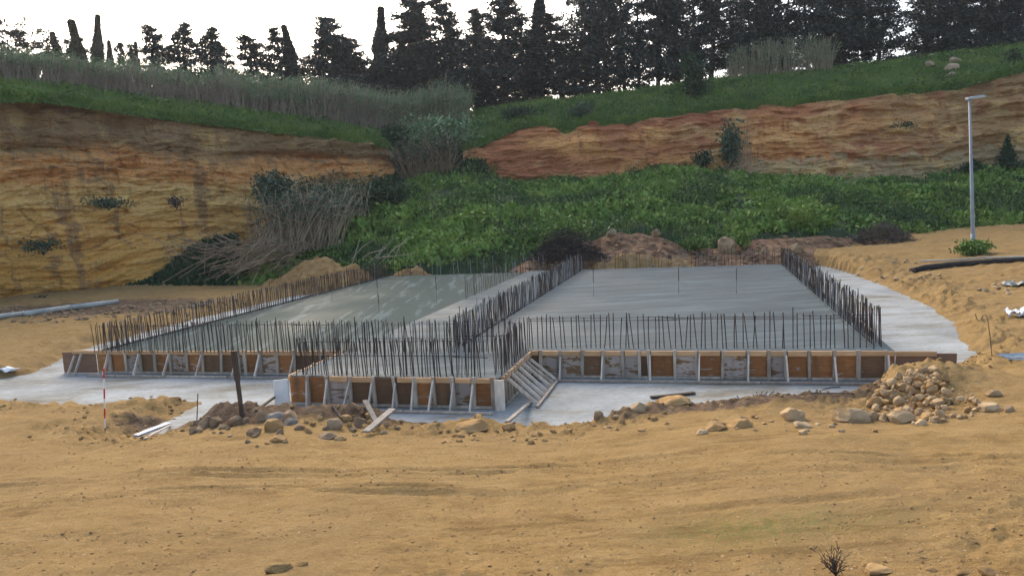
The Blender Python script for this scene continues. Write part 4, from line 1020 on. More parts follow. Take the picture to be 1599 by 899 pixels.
def rock(u, v, w, h, mat, label, seed, name='rock', cat='rock', group=None, dfac=0.8, P=None, small=False):
    """(u, v) is the middle of its foot in the photo, w x h its size there in pixels"""
    P = hit(u, v) if P is None else P
    k = ((P - CAM) @ _f) / F; Wm = w * k; Hm = h * k
    w *= 0.88; h *= 0.9; Wm *= 0.88; Hm *= 0.9
    B = rock_shape(seed, IV1 if small else None)
    lo, hi = B.min(0), B.max(0); B = (B - (lo + hi) / 2) / ((hi - lo) / 2)
    B = B * np.array([Wm / 2, Wm * dfac / 2, Hm / 2 * 1.35]); B[:, 2] += Hm * (0.22 if 'heap' in label or 'stack' in label else 0.10)
    a = random.uniform(-0.3, 0.3); ca, sa = math.cos(a), math.sin(a)
    B[:, :2] = B[:, :2] @ np.array([[ca, sa], [-sa, ca]])
    o = link(name, np_mesh(name, B, [IF1 if small else IF], mat), None, P + np.array([0, Wm * dfac * 0.3, 0]))
    return tag(o, label, cat, group)
BIG = [(736, 674, 62, 22, M_ROCK, 'broad tan boulder on the pad edge right of the brown rubble'), (794, 671, 24, 14, M_ROCK, 'small rounded tan rock beside the broad boulder at the pad edge'),
       (1000, 641, 42, 17, M_ROCK_P, 'pale rock on the pad edge left of the flat slab rock'), (1056, 634, 60, 18, M_ROCK, 'long flat slab rock lying on the pad edge under the dark plank'),
       (1242, 656, 46, 28, M_ROCK_P, 'tall pale boulder between the brown soil patches'), (1256, 668, 34, 14, M_ROCK_P, 'low flat rock tucked under the tall pale boulder'),
       (1335, 660, 66, 26, M_ROCK_P, 'wide pale boulder left of the stone heap'), (1365, 656, 34, 20, M_ROCK_P, 'sloping rock against the wide pale boulder'),
       (1120, 672, 40, 18, M_ROCK, 'tan boulder leaning on its twin before the brown soil'), (1158, 668, 42, 18, M_ROCK, 'tan boulder right of its twin before the brown soil'),
       (1098, 678, 22, 10, M_ROCK_P, 'small pale stone left of the twin tan boulders'),
       (1555, 618, 26, 12, M_ROCK_P, 'lone pale stone on the sand right of the heap'), (1552, 642, 40, 15, M_ROCK_P, 'wide low pale rock on the sand below the lone stone'), (1577, 643, 20, 13, M_ROCK_P, 'small rock touching the wide low one at the right'),
       (432, 690, 34, 14, M_ROCK, 'tan lump at the front of the brown rubble'), (511, 686, 40, 14, M_ROCK_B, 'flat pinkish brown stone in the rubble'), (530, 688, 24, 10, M_ROCK, 'tan stone on the sand before the rubble'),
       (430, 658, 40, 18, M_PLANK, 'grey broken concrete chunk on the rubble'), (452, 664, 26, 14, M_PLANK, 'smaller grey concrete chunk leaning on the broken one'), (562, 668, 26, 24, M_ROCK_B, 'brown pointed rock under the propped board'),
       (335, 665, 26, 20, M_ROCK_B, 'upright brown rock at the left end of the rubble'), (364, 662, 22, 14, M_ROCK_B, 'brown rock at the foot of the leaning stake'), (310, 668, 24, 16, M_ROCK_B, 'brown rock at the far left of the rubble row'),
       (1430, 598, 30, 20, M_ROCK_P, 'largest stone at the top of the heap'), (1395, 622, 28, 18, M_ROCK_P, 'dark sided stone at the left of the heap'), (1412, 660, 42, 22, M_ROCK_P, 'broad stone at the foot of the heap'),
       (935, 652, 18, 16, M_ROCK_B, 'dark upright stone on the pad edge in the middle')]
for i, (u, v, w, h, m, lab) in enumerate(BIG): rock(u, v, w, h, m, lab, 200 + i, 'boulder' if w > 30 else 'rock', 'boulder' if w > 30 else 'rock')
for i in range(26):
    u = 295 + 290 * (i + rng.random()) / 26; v = 668 + 10 * math.sin(i * 1.7) + rng.uniform(-6, 8); w = 9 + 26 * rng.random() ** 1.8
    rock(u, v, w, w * rng.uniform(.45, .85), M_ROCK_B if rng.random() < .6 else M_ROCK, 'angular brown chunk in the rubble ridge before the projecting bay', 800 + i, 'stone', 'stone', 'chunks in the rubble ridge', 0.9)
# heap of stones by the right end of the formwork
hp = np.array([(1345, 640), (1385, 606), (1425, 582), (1450, 574), (1470, 590), (1500, 622), (1545, 634), (1520, 652), (1440, 664), (1360, 656)], float)
cnt = 0; tries = 0
hc = hit(1440, 622)
while cnt < 230 and tries < 3000:
    tries += 1; u, v = rng.uniform(1345, 1545), rng.uniform(574, 664)
    if sdist(np.array([u]), np.array([v]), hp)[0] > 0: continue
    w = float(6 + 15 * rng.random() ** 2.0) * (0.75 if u > 1490 else 1)
    P = hit(u, v); r = np.hypot(P[0] - hc[0], P[1] - hc[1]); P[2] += max(0, 0.35 - 0.2 * r) * rng.random()
    rock(u, v, w, w * rng.uniform(0.5, 0.85), M_ROCK_P if rng.random() < 0.75 else M_ROCK, 'pale tan stone in the heap by the right end of the formwork', 300 + cnt, 'stone', 'stone', 'stones heaped at the end of the formwork', 0.9, P, True); cnt += 1
# stones along the edges
for i in range(30):
    u = rng.uniform(300, 660); v = 668 + 12 * math.sin(u * 0.02) + rng.uniform(-14, 20)
    w = rng.uniform(7, 17); rock(u, v, w, w * rng.uniform(.45, .75), M_ROCK_B if rng.random() < .65 else M_ROCK, 'small stone in the brown rubble along the front of the pad', 500 + i, 'stone', 'stone', 'stones in the brown rubble', 0.9, None, True)
for i in range(34):
    u = rng.uniform(930, 1400); v = rng.uniform(652, 678)
    w = rng.uniform(6, 15); rock(u, v, w, w * rng.uniform(.45, .7), M_ROCK if rng.random() < .6 else M_ROCK_P, 'small tan stone along the sand edge right of centre', 560 + i, 'stone', 'stone', 'stones along the right sand edge', 0.9, None, True)
for i in range(26):
    u = rng.uniform(1340, 1470); v = rng.uniform(408, 440) if i < 16 else rng.uniform(445, 460)
    if i >= 16: u = rng.uniform(1520, 1580)
    w = rng.uniform(5, 12); rock(u, v, w, w * .6, M_ROCK_P, 'small pale stone scattered on the sand near the dark pipe', 620 + i, 'stone', 'stone', 'stones near the dark pipe', 0.9, None, True)
for i in range(24):
    u = rng.uniform(690, 920); v = rng.uniform(672, 694)
    w = rng.uniform(6, 14); rock(u, v, w, w * rng.uniform(.4, .65), M_ROCK, 'sandy clod along the pad edge in the middle', 660 + i, 'clod', 'clod', 'sandy clods along the pad edge', 0.9, None, True)
# rocks at the bottom right corner of the view
for i, (u, v, w, h, lab) in enumerate([(1375, 897, 44, 15, 'pale flat rock beside the dead plant in the foreground'), (1506, 898, 26, 10, 'small pale stone at the lower right edge'), (1550, 899, 36, 14, 'tan stone at the lower right corner'), (1455, 893, 18, 8, 'tiny stone between the flat rock and the corner stones'), (433, 894, 50, 16, 'low earthy lump in the left foreground'), (470, 885, 24, 8, 'small earthy lump behind the low one in the left foreground')]):
    rock(u, v, w, h, M_SAND if 'earthy' in lab else M_ROCK, lab, 700 + i)
# tiny gravel, uncountable
def gravel(n, fu, name, label, mat, smin, smax):
    Vs = []; Fs = []; k = 0
    pr = [rock_shape(s, IV0) for s in (11, 12, 13, 14)]
    for i in range(n):
        P = fu(i)
        if P is None: continue
        s = rng.uniform(smin, smax); a = rng.uniform(0, 6.28); B = pr[i % 4] * s * np.array([1, 1, 0.6])
        B = np.stack([B[:, 0] * math.cos(a) - B[:, 1] * math.sin(a), B[:, 0] * math.sin(a) + B[:, 1] * math.cos(a), B[:, 2]], 1) + P
        Vs.append(B); Fs.append(IF0 + k); k += len(B)
    tag(link(name, np_mesh(name, np.concatenate(Vs), [np.concatenate(Fs)], mat)), label, kind='stuff')
NG = 7000
gx_ = rng.uniform(-1, 1, NG); gy_ = 5.2 + 10 * rng.random(NG) ** 1.6; gx_ = gx_ * (gy_ * 0.75 + 2); gz_ = ground_z(gx_, gy_)
gravel(NG, lambda i: np.array([gx_[i], gy_[i], gz_[i]]) if vnoise(np.array([[gx_[i] * .4, gy_[i] * .8, 0]]), 3)[0] > -0.3 else None, 'gravel', 'small pebbles and crumbs scattered over the foreground sand', M_ROCK, 0.005, 0.03)
ga = rng.uniform(0, 1, 2600); gi = (ga * (len(PADPX) - 24)).astype(int)
cand = []
rx = rng.uniform(-20, 14, 9000); ry = rng.uniform(13, 24, 9000); _, rs = ground_base(rx, ry); ok = (rs > 0.0) & (rs < 2.2) & (rng.random(9000) < 0.9 - 0.38 * rs)
rx, ry = rx[ok][:2600], ry[ok][:2600]; rz = ground_z(rx, ry)
gravel(len(rx), lambda i: np.array([rx[i], ry[i], rz[i]]), 'rubble', 'crumbled clods and rubble along the edge of the pad', M_ROCK, 0.02, 0.075)
k_ = rng.choice(EB.shape[0] * EB.shape[1], 900); EP = EB.reshape(-1, 3)[k_]
lx = rng.uniform(-36, -14, 2400); ly = rng.uniform(31, 50, 2400); lk = np.abs(ly - (39 + 0.10 * (lx + 25))) < 3.5 + 2 * vnoise(np.stack([lx * .3, ly * .3, lx * 0], 1), 8); lx, ly = lx[lk], ly[lk]; lz = ground_z(lx, ly)
gravel(len(lx), lambda i: np.array([lx[i], ly[i], lz[i]]), 'rubble', 'grey brown rubble strewn before the ochre face', M_ROCK_B, 0.04, 0.20)
gravel(900, lambda i: EP[i] + rng.normal(0, .1, 3), 'bank_rubble', 'stones and clods in the cut earth bank', M_ROCK_B, 0.05, 0.2)
P = on_y(1138, 392, 50.6); rock(0, 0, 34, 32, M_ROCK_B, 'big rounded brown boulder in the earth bank behind the right bay', 720, 'boulder', 'boulder', P=P)
for i, (u, v, w, h) in enumerate([(1195, 400, 26, 20), (1092, 404, 20, 14), (1245, 392, 24, 16), (1310, 398, 22, 12), (1025, 366, 18, 12), (955, 365, 20, 12), (1340, 402, 20, 10)]):
    rock(0, 0, w, h, M_ROCK_B, 'brown clod half buried in the cut earth bank', 730 + i, 'rock', 'rock', 'clods in the cut earth bank', P=on_y(u, v, 50.3))
# boulders on the rim, upper right
for i, (u, v, w, h, y, lab) in enumerate([(1487, 129, 30, 22, 82.2, 'big squarish boulder at the bottom of the stack on the grassy rim'), (1489, 109, 26, 13, 83.2, 'flat boulder second up in the stack on the grassy rim'), (1494, 96, 22, 10, 85.0, 'topmost flat boulder above the stack on the grassy rim'),
                                   (1447, 129, 18, 8, 82.5, 'small pale boulder on the grass left of the stack'), (1454, 102, 14, 9, 84.5, 'small boulder higher on the grass left of the stack'), (1531, 108, 18, 9, 83, 'reddish rock on the grass right of the stack')]):
    rock(0, 0, w, h, M_ROCK_G, lab, 750 + i, 'boulder', 'boulder', P=on_y(u, v, y))
bank_pts = on_sheet(BANK[:, 760:], 60, (0, 30))
gravel(60, lambda i: bank_pts[i] + [0, 0, .05], 'rim_stones', 'pale stones dotted over the grassy rim', M_ROCK_P, 0.1, 0.32)

# litter and remains
def crumple(u, v, w, h, mat, name, label, cat, seed):
    P = hit(u, v); k = ((P - CAM) @ _f) / F; a, b = np.meshgrid(np.linspace(-1, 1, 14), np.linspace(-1, 1, 10), indexing='ij')
    Q = np.stack([a.ravel() * 1.5, b.ravel() * 1.5, a.ravel() * 0 + seed], 1)
    Vv = np.stack([a.ravel() * w * k / 2, b.ravel() * w * k / 2.2, np.abs(fbm(Q, 3, seed)) * h * k * 1.6 + 0.02], 1)
    Vv[:, :2] += 0.12 * w * k * np.stack([vnoise(Q * 2, seed + 1), vnoise(Q * 2, seed + 2)], 1)
    o = link(name, np_mesh(name, Vv, [grid_faces(14, 10)], mat), None, P)
    md = o.modifiers.new('thickness', 'SOLIDIFY'); md.thickness = 0.01
    return tag(o, label, cat)
crumple(1592, 494, 34, 14, M_SHEET, 'plastic_sheet', 'crumpled white plastic sheet on the sand at the right edge', 'sheet', 5)
crumple(1588, 446, 36, 12, M_PIPE, 'dusty_sheet', 'pale dusty heap of sheeting at the right edge below the dark pipe', 'sheet', 9)
crumple(10, 580, 26, 8, M_SHEET, 'plastic_scrap', 'scrap of pale plastic at the left bank', 'scrap', 14)
bb = empty('bar_bundle', hit(1590, 560), 'bundle of bluish grey bars on the sand at the right edge', 'bars')
for i in range(7):
    a = hit(1556 + 3 * i, 555 + i * 1.2) + [0, 0, 0.03]; b_ = hit(1640, 552 + i * 2) + [0, 0, 0.03]
    MB().tube([a, (a + b_) / 2 + rng.normal(0, .03, 3) * [1, 1, .3], b_], 0.022, 5).build('bar', M_BLUE, bb)
# ------------------------------------------------------------------ reeds and canes
def sheet_strip(upts, y_add, n, jitter):
    """points along the rim strip between ridge positions"""
    us = rng.uniform(upts[0], upts[1], n); return us
# long cane bed on the left rim
ui = np.linspace(0, 1, 1)
nL = L_TOPW.shape[0]
def rim_points(n, u0, u1, r0, r1):
    """points on the turf bank between image columns u0..u1 and bank rows r0..r1 (0 rim, 1 ridge)"""
    us = rng.uniform(u0, u1, n); rr = rng.uniform(r0, r1, n)
    col = np.interp(us, usP, np.arange(len(usP))); ci = np.clip(col.astype(int), 0, len(usP) - 2); fr_ = (col - ci)[:, None]
    rw = rr * (BANK.shape[0] - 1); ri = np.clip(rw.astype(int), 0, BANK.shape[0] - 2); fw = (rw - ri)[:, None]
    A_ = BANK[ri, ci] * (1 - fr_) + BANK[ri, ci + 1] * fr_; B_ = BANK[ri + 1, ci] * (1 - fr_) + BANK[ri + 1, ci + 1] * fr_
    return A_ * (1 - fw) + B_ * fw, us
def cane_mesh(name, P, h, lean, rad, ln, ll, lw, ms, ml, **kw):
    (sv, sf), lf = canes(P, h, lean, rad, ln, ll, lw, **kw)
    if lf is None: return np_mesh(name, sv, [sf], ms)
    V, fs = join([(sv, sf), lf])
    idx = np.concatenate([np.zeros(len(sf)), np.ones(len(lf[1]))])
    return np_mesh(name, V, fs, [ms, ml], idx)
P, us = rim_points(4200, -420, 600, 0.45, 1.0)
h = np.interp(us, [-420, 0, 120, 300, 420, 480, 600], [2.3, 2.3, 2.5, 3.1, 3.6, 3.9, 4.2])[:, None] * (0.92 + 0.28 * vnoise(P * 0.4, 5)[:, None])
tag(link('reed_bed', cane_mesh('reed_bed', P, h, 0.16, 0.034, 6, 0.6, 0.055, M_CANE_P, M_REEDLEAF, leaf_from=0.68)), 'long bed of purple grey canes on the rim of the ochre face', kind='stuff')
P, us = rim_points(1500, 380, 735, 0.55, 1.0)
h = np.interp(us, [380, 480, 600, 700, 735], [3.4, 3.9, 4.2, 4.6, 4.2])[:, None] * (0.92 + 0.25 * vnoise(P * 0.45, 6)[:, None])
tag(link('reed_bed', cane_mesh('reed_bed', P, h, 0.09, 0.026, 12, 0.7, 0.06, M_CANE, M_REEDLEAF, leaf_from=0.3)), 'greener reed bed on the rim above the gully', kind='stuff')
# clump on the right rim
def clump(name, label, P, base, h, lean, rad, ln, ll, lw, ms, ml, cat='reed clump', group=None, **kw):
    root = empty(name, base, label, cat, group)
    (sv, sf), lf = canes(P, h, lean, rad, ln, ll, lw, **kw)
    b = np.array(base)
    o = link('canes', np_mesh('canes', sv - b, [sf], ms), root); o['kind'] = 'stuff'
    if lf is not None:
        o = link('leaves', np_mesh('leaves', lf[0] - b, [lf[1]], ml), root); o['kind'] = 'stuff'
    return root
P, us = rim_points(420, 1138, 1300, 0.80, 1.0)
h = (4.2 - 0.9 * ((us - 1225) / 80) ** 2)[:, None]
clump('reed_clump', 'grey green reed clump standing on the right rim before the pines', P, P.mean(0), h, 0.10, 0.028, 9, 0.6, 0.055, M_CANE, M_REEDLEAF, leaf_from=0.25)
# clump in the gully
P = on_sheet(GULLY[:9, 20:44], 190)
clump('reed_clump', 'big arching clump of brown canes in the gully between the faces', P, P.mean(0), 4.6, 0.36, 0.042, 6, 0.8, 0.08, M_CANE_B, M_REEDLEAF_D, leaf_from=0.65)
# leaning dry canes left of the orange mound
def around(u, v, y, rx, ry, n):
    c = on_y(u, v, y); a = rng.uniform(0, 6.28, n); r = np.sqrt(rng.random(n))
    return np.stack([c[0] + rx * r * np.cos(a), c[1] + ry * r * np.sin(a), np.full(n, c[2])], 1), c
P, c = around(465, 388, 56, 3.5, 1.8, 230); P[:, 2] += 0.1 * (P[:, 1] - c[1])
clump('reed_clump', 'large clump of dry leaning canes with green tops above the orange mound', P, c, 4.5, 0.24, 0.05, 7, 0.75, 0.09, M_CANE, M_REEDLEAF_D, dirv=(0.25, 0, 0), leaf_from=0.68)
P, c = around(520, 340, 61, 3.0, 2.0, 120)
clump('reed_clump', 'darker leafy canes behind the leaning dry clump', P, c, 3.6, 0.25, 0.035, 18, 0.7, 0.09, M_CANE, M_BUSH, leaf_from=0.2)
# fallen canes
def fallen(name, label, pts, n, L, mat, seed, z0=0.2, spread=1.0, dirs=(1, 0, 0), cat='canes', rad=0.03, zs=0.5):
    c = pts; mb_v = []; mb = MB(); r = np.random.default_rng(seed)
    for i in range(n):
        p = c + r.normal(0, 1, 3) * np.array([spread, spread * 0.6, 0.0]) + [0, 0, z0 + abs(r.normal(0, zs))]
        d = np.array(dirs) + r.normal(0, 0.45, 3) * [1, 1, 0.6]; d /= np.linalg.norm(d); l = L * r.uniform(0.5, 1.2)
        mb.tube([p - d * l / 2, p + r.normal(0, 0.12, 3), p + d * l / 2 - [0, 0, 0.2]], [rad, rad, rad * 0.5], 3)
    return tag(mb.build(name, mat), label, cat)
fallen('fallen_canes', 'tangle of fallen dry canes left of the orange mound', on_y(400, 425, 52.5), 90, 4.0, M_CANE_B, 31, 0.4, 1.7, (1, 0.2, 0.55), zs=0.8)
fallen('fallen_canes', 'fallen dry canes sprawling toward the ochre face', on_y(345, 405, 55), 50, 4.0, M_CANE_B, 32, 0.3, 1.7, (1, -0.2, -0.25), zs=0.7)
fallen('fallen_canes', 'dead stems lying on the green slope above the left bay', on_y(600, 408, 53), 10, 3.5, M_CANE, 33, 0.4, 1.6, (1, 0.2, 0.5), zs=0.3)
fallen('fallen_canes', 'pale dead stems on the weeds below the gully', on_y(705, 302, 71), 16, 2.6, M_CANE, 34, 0.2, 1.6, (1, 0.2, 0.2), zs=0.2)
fallen('dead_branches', 'dead branches lying at the foot of the reddish face', on_y(1140, 275, 74), 16, 3.0, M_CANE, 35, 0.2, 1.4, (0.5, 0.2, 0.9), zs=0.4)
fallen('dead_branches', 'pale sticks lying along the weeds in front of the reddish face', on_y(1275, 290, 72), 14, 4.0, M_CANE, 36, 0.1, 2.2, (1, 0.1, 0.12), zs=0.12)

# brush piles
def brush(u, v, y, w, h, n, mat, label, seed):
    c = on_y(u, v, y); k = y / F; mb = MB(); r = np.random.default_rng(seed)
    for i in range(n):
        a = r.uniform(0, 6.28); q = np.sqrt(r.random())
        p = c + np.array([w * k / 2 * q * math.cos(a), w * k / 3 * q * math.sin(a), h * k * (1 - q * q) * r.random() ** 0.6])
        d = r.normal(0, 1, 3) * [1, 0.8, 0.35]; d /= np.linalg.norm(d); l = r.uniform(0.5, 1.5)
        mb.tube([p - d * l / 2, p + r.normal(0, .08, 3), p + d * l / 2], [0.012, 0.02, 0.008], 3, cap=False)
    return tag(mb.build('brush_pile', mat), label, 'brush pile')
brush(885, 404, 49.4, 115, 46, 900, M_TWIG_D, 'dark heap of cut brush behind the dividing wall bars', 41)
brush(1378, 382, 53.5, 100, 34, 700, M_TWIG, 'greyish brown brush heap on the earth bank at the right', 42)
brush(1180, 648, 17.8, 46, 14, 120, M_TWIG_D, 'dark roots and twigs in the brown soil by the tall pale boulder', 43)
brush(60, 520, 38, 60, 7, 120, M_TWIG, 'scatter of dry twigs on the left bank', 44)

# ------------------------------------------------------------------ bushes and single plants
def bush(u, v, y, w, h, label, mat=None, n=900, leaf=0.22, seed=0, name='bush', P=None, stem=True):
    c = on_y(u, v, y) if P is None else P; k = ((c - CAM) @ _f) / F; W, H = w * k, h * k
    root = empty(name, c, label, 'bush' if name == 'bush' else name.replace('_', ' '))
    r = np.random.default_rng(seed); mb = MB(); tips = []
    for i in range(9):
        a = r.uniform(0, 6.28); t = np.array([math.cos(a) * W * 0.36 * r.random(), math.sin(a) * W * 0.36 * r.random(), H * r.uniform(0.45, 0.85)])
        mb.tube([(0, 0, -0.1), t * 0.5 + r.normal(0, .05, 3), t], [0.03, 0.02, 0.008], 4); tips.append(t)
    link('stems', mb.mesh('stems', M_BARK), root)
    tips = np.array(tips); cc = tips[r.integers(0, 9, n)] * r.uniform(0.45, 1.1, (n, 1)) + r.normal(0, 1, (n, 3)) * np.array([W * .15, W * .15, H * .13])
    cc[:, 2] = np.clip(cc[:, 2], 0.02, H)
    if 'conifer' in label: cc[:, :2] *= (1.25 - 1.2 * cc[:, 2:3] / H)
    V, f = diamonds(cc, leaf, leaf * 0.55, up=0.5)
    o = link('leaves', np_mesh('leaves', V, [f], mat or M_BUSH), root); o['kind'] = 'stuff'
    return root
def sdrop(u, v, y): return on_y(u, v, y)
bush(1085, 164, 84, 40, 78, 'tall dark shrub on the right rim before the pines', n=3200, leaf=0.34, seed=1)
bush(912, 190, 81, 40, 30, 'low grey dark bush on the lip of the reddish face', M_REEDLEAF_D, 900, 0.3, 2)
bush(812, 190, 82, 70, 22, 'spreading green bush on the turf at the gully side', n=1200, leaf=0.3, seed=3)
bush(1580, 118, 82, 26, 38, 'small bushy tree on the rim at the far right', n=1100, leaf=0.26, seed=4)
bush(1572, 276, 74.2, 40, 62, 'dark pointed young conifer at the right end of the reddish face', n=2600, leaf=0.28, seed=5)
bush(1520, 280, 74.0, 100, 28, 'dark scrub left of the young conifer', n=1500, leaf=0.3, seed=6)
bush(1612, 276, 74.2, 60, 34, 'dark scrub right of the young conifer', n=1200, leaf=0.3, seed=7)
bush(1595, 298, 70, 30, 22, 'small dark bush on the green slope at the right edge', n=700, leaf=0.25, seed=8)
bush(1515, 402, base_lamp_y, 54, 26, 'bright green weeds around the foot of the lamp', M_COVER, 1500, 0.22, 9)
bush(1098, 264, 75, 34, 28, 'small green bush at the foot of the reddish face', n=800, leaf=0.3, seed=10)
bush(1140, 262, 75.3, 42, 72, 'leafy green reed at the foot of the reddish face', M_REEDLEAF_D, 1500, 0.4, 11)
bush(600, 325, 66, 95, 52, 'dark spreading bush at the end of the ochre face', n=3200, leaf=0.3, seed=12)
bush(545, 330, 64, 70, 45, 'dark green bush right of the leaning canes', n=2200, leaf=0.3, seed=13)
bush(430, 330, 59, 70, 58, 'bluish green leafy bush over the dry canes', M_REEDLEAF_D, 2400, 0.36, 14)
bush(675, 246, 80.5, 140, 62, 'bluish leafy thicket at the head of the gully', M_REEDLEAF, 5200, 0.42, 15)
bush(615, 250, 79, 60, 52, 'dark narrow thicket against the end of the ochre face', M_BUSH, 2400, 0.4, 25)
bush(1410, 206, 77.2, 42, 14, 'dark plant hanging from the middle of the reddish face', n=600, leaf=0.28, seed=16)
bush(170, 326, 52.6, 85, 18, 'grey dry tuft on a ledge of the ochre face', M_REEDLEAF_D, 500, 0.22, 17)
bush(68, 396, 49.6, 70, 24, 'dark dry tuft on the lower ochre face', M_REEDLEAF_D, 500, 0.22, 18)
bush(276, 325, 57, 24, 20, 'small dark tuft on the ochre face', M_TWIG, 220, 0.2, 19)
bush(65, 478, 47.3, 28, 16, 'small brown bush at the foot of the ochre face', M_TWIG, 400, 0.18, 20)
bush(1235, 350, 56, 80, 34, 'leafy mound of weeds on the slope above the earth bank', M_COVER, 1600, 0.26, 21)
bush(1085, 392, 51.0, 60, 24, 'green tuft hanging over the earth bank', M_COVER, 1100, 0.22, 22)
bush(1160, 388, 51.0, 40, 26, 'second green tuft hanging over the earth bank, right of the big boulder', M_COVER, 800, 0.22, 24)
bush(880, 380, 52.5, 90, 40, 'leafy green mound above the dark brush heap', M_COVER, 1800, 0.26, 23)
P, c = around(1160, 262, 75, 1.6, 0.5, 26)
clump('reed_clump', 'bare upright canes before the reddish face', P, c, 4.6, 0.08, 0.03, 2, 0.4, 0.05, M_CANE, M_REEDLEAF, leaf_from=0.7)
# dead plant in the foreground
c = hit(1305, 898); mb = MB(); r = np.random.default_rng(5)
for i in range(26):
    d = r.normal(0, 0.5, 3); d[2] = abs(d[2]) * 0.6 + 0.6; d /= np.linalg.norm(d); l = 0.28 * r.uniform(0.5, 1.1); m_ = c + d * l * 0.5
    mb.tube([c, m_, c + d * l + r.normal(0, .03, 3)], [0.004, 0.003, 0.0015], 4)
    for q in range(3):
        e_ = d + r.normal(0, .7, 3); s_ = c + d * l * r.uniform(.4, 1); mb.tube([s_, s_ + e_ / np.linalg.norm(e_) * 0.06], [0.003, 0.004], 4)
tag(mb.build('dead_plant', M_DARKWOOD), 'small dead dark plant in the sand at the bottom right', 'plant')

# ------------------------------------------------------------------ trees on the ridge
def tree_mesh(kind, seed):
    """unit-height trunk with limbs, and a leafy crown; returns (trunk mesh, crown mesh)"""
    r = np.random.default_rng(seed); mb = MB(); pts = []; dirs = []
    lean = r.normal(0, 0.012, 2); H = 14.0
    spine = [np.array([lean[0] * z * z * 0.3 + 0.12 * math.sin(z * 0.5 + seed), lean[1] * z * z * 0.3, z]) for z in np.linspace(-0.5, H, 9)]
    mb.tube(spine, list(np.linspace(0.24, 0.03, 9)), 7)
    def at(z): i = np.clip((z + 0.5) / (H + 0.5) * 8, 0, 7.999); k = int(i); return spine[k] * (1 - (i - k)) + spine[k + 1] * (i - k)
    if kind == 'cypress':
        n = 26000; z = H * (0.08 + 0.92 * r.random(n) ** 0.85); t = z / H
        w = 1.25 * np.minimum(1, (t / 0.22) ** 0.6) * np.clip(1.02 - t, 0, 1) ** 0.8 * (1 + 0.25 * np.sin(z * 1.7 + seed))
        a = r.uniform(0, 6.28, n); q = np.sqrt(r.random(n)) * w * (1 + 0.25 * vnoise(np.stack([np.cos(a) * 2, np.sin(a) * 2, z * 0.9], 1), seed))
        P = np.stack([np.cos(a) * q, np.sin(a) * q, z], 1) + np.array([at(s) * [1, 1, 0] for s in z])
        for s in np.linspace(1, H - 1, 24):
            a_ = r.uniform(0, 6.28); l = 0.7; mb.tube([at(s), at(s) + np.array([math.cos(a_) * l, math.sin(a_) * l, l * 1.2])], [0.05, 0.015], 4)
        leaf, wd, up = 0.30, 0.12, 1.6
        drop = fbm(P * 0.7, 3, seed) > -0.28; P = P[drop]
    elif kind == 'bare':
        for s in np.linspace(1.5, H - 0.5, 60):
            a_ = r.uniform(0, 6.28); l = 1.1 * (1 - s / H) ** 0.5 + 0.2; e = at(s) + np.array([math.cos(a_) * l * .5, math.sin(a_) * l * .5, l * 1.4]); mb.tube([at(s), e], [0.035, 0.012], 3)
            for q in range(5): mb.tube([at(s) * .4 + e * .6, e + r.normal(0, .3, 3)], [0.015, 0.006], 3)
        P = np.zeros((300, 3)); zz = r.uniform(3, H, 300); P = np.array([at(s) for s in zz]) + r.normal(0, .4, (300, 3)); leaf, wd, up = 0.2, 0.06, 1
    else:
        limbs = {'conifer': 58, 'pine': 50, 'broad': 44}[kind]; low = {'conifer': 0.07, 'pine': 0.06, 'broad': 0.12}[kind]
        P = []
        for i in range(limbs):
            t = low + (0.99 - low) * (i + r.random()) / limbs; z = t * H
            a_ = i * 2.4 + r.normal(0, .5)
            if kind == 'conifer': l = 2.7 * (1.03 - t) ** 0.85 * r.uniform(0.55, 1.25) + 0.25
            elif kind == 'pine': l = 3.3 * (1.04 - t) ** 0.5 * min(1, 0.5 + t * 1.2) * r.uniform(0.45, 1.2) + 0.3
            else: l = 3.4 * math.sqrt(max(0.03, 1 - ((t - 0.58) / 0.46) ** 2)) * r.uniform(0.5, 1.15)
            rise = {'conifer': 0.22, 'pine': 0.3, 'broad': 0.55}[kind] + r.normal(0, 0.12)
            s = at(z); d = np.array([math.cos(a_), math.sin(a_), rise]); mid_ = s + d * l * 0.55; e = s + d * l + [0, 0, 0.15 * l * r.normal()]
            mb.tube([s, mid_, e], [0.075 * (1.15 - t), 0.045 * (1.15 - t) + .008, 0.012], 4, cap=False)
            nc = int(3 + l * 2.7) if kind == 'conifer' else int(2 + l * 2.1)
            for j in range(nc):
                q = r.uniform(0.25, 1.05); base = s + (mid_ - s) * min(1, q / .55) if q < .55 else mid_ + (e - mid_) * (q - .55) / .45
                off = r.normal(0, 1, 3) * [0.42, 0.42, 0.22] * (0.4 + 0.25 * l) * (1.15 - 0.75 * t)
                cc = base + off
                mb.tube([base, cc], [0.02, 0.008], 3, cap=False)
                m_ = int(r.integers(18, 34)) if kind == 'conifer' else int(r.integers(14, 32)); sz = r.uniform(0.13, 0.26)
                sz *= 1.2 - 0.6 * t; P.append(cc + r.normal(0, 1, (m_, 3)) * [sz * 1.5, sz * 1.5, sz * 0.7])
        P = np.concatenate(P); leaf, wd, up = 0.34, 0.17, 0.4
    n = len(P); a = r.normal(size=(n, 3)); a[:, 2] += up; a /= np.linalg.norm(a, axis=1)[:, None]
    V, f = diamonds(P, leaf, wd, dirs=a)
    return mb.mesh('trunk', M_BARE if kind == 'bare' else M_BARK), np_mesh('crown', V, [f], {'cypress': M_CYPRESS, 'bare': M_BARE}.get(kind, M_CONIFER))
PROTO = {}
for kind, ns in (('conifer', 3), ('pine', 4), ('broad', 2), ('cypress', 2), ('bare', 1)):
    PROTO[kind] = [tree_mesh(kind, 900 + 17 * i + len(kind)) for i in range(ns)]
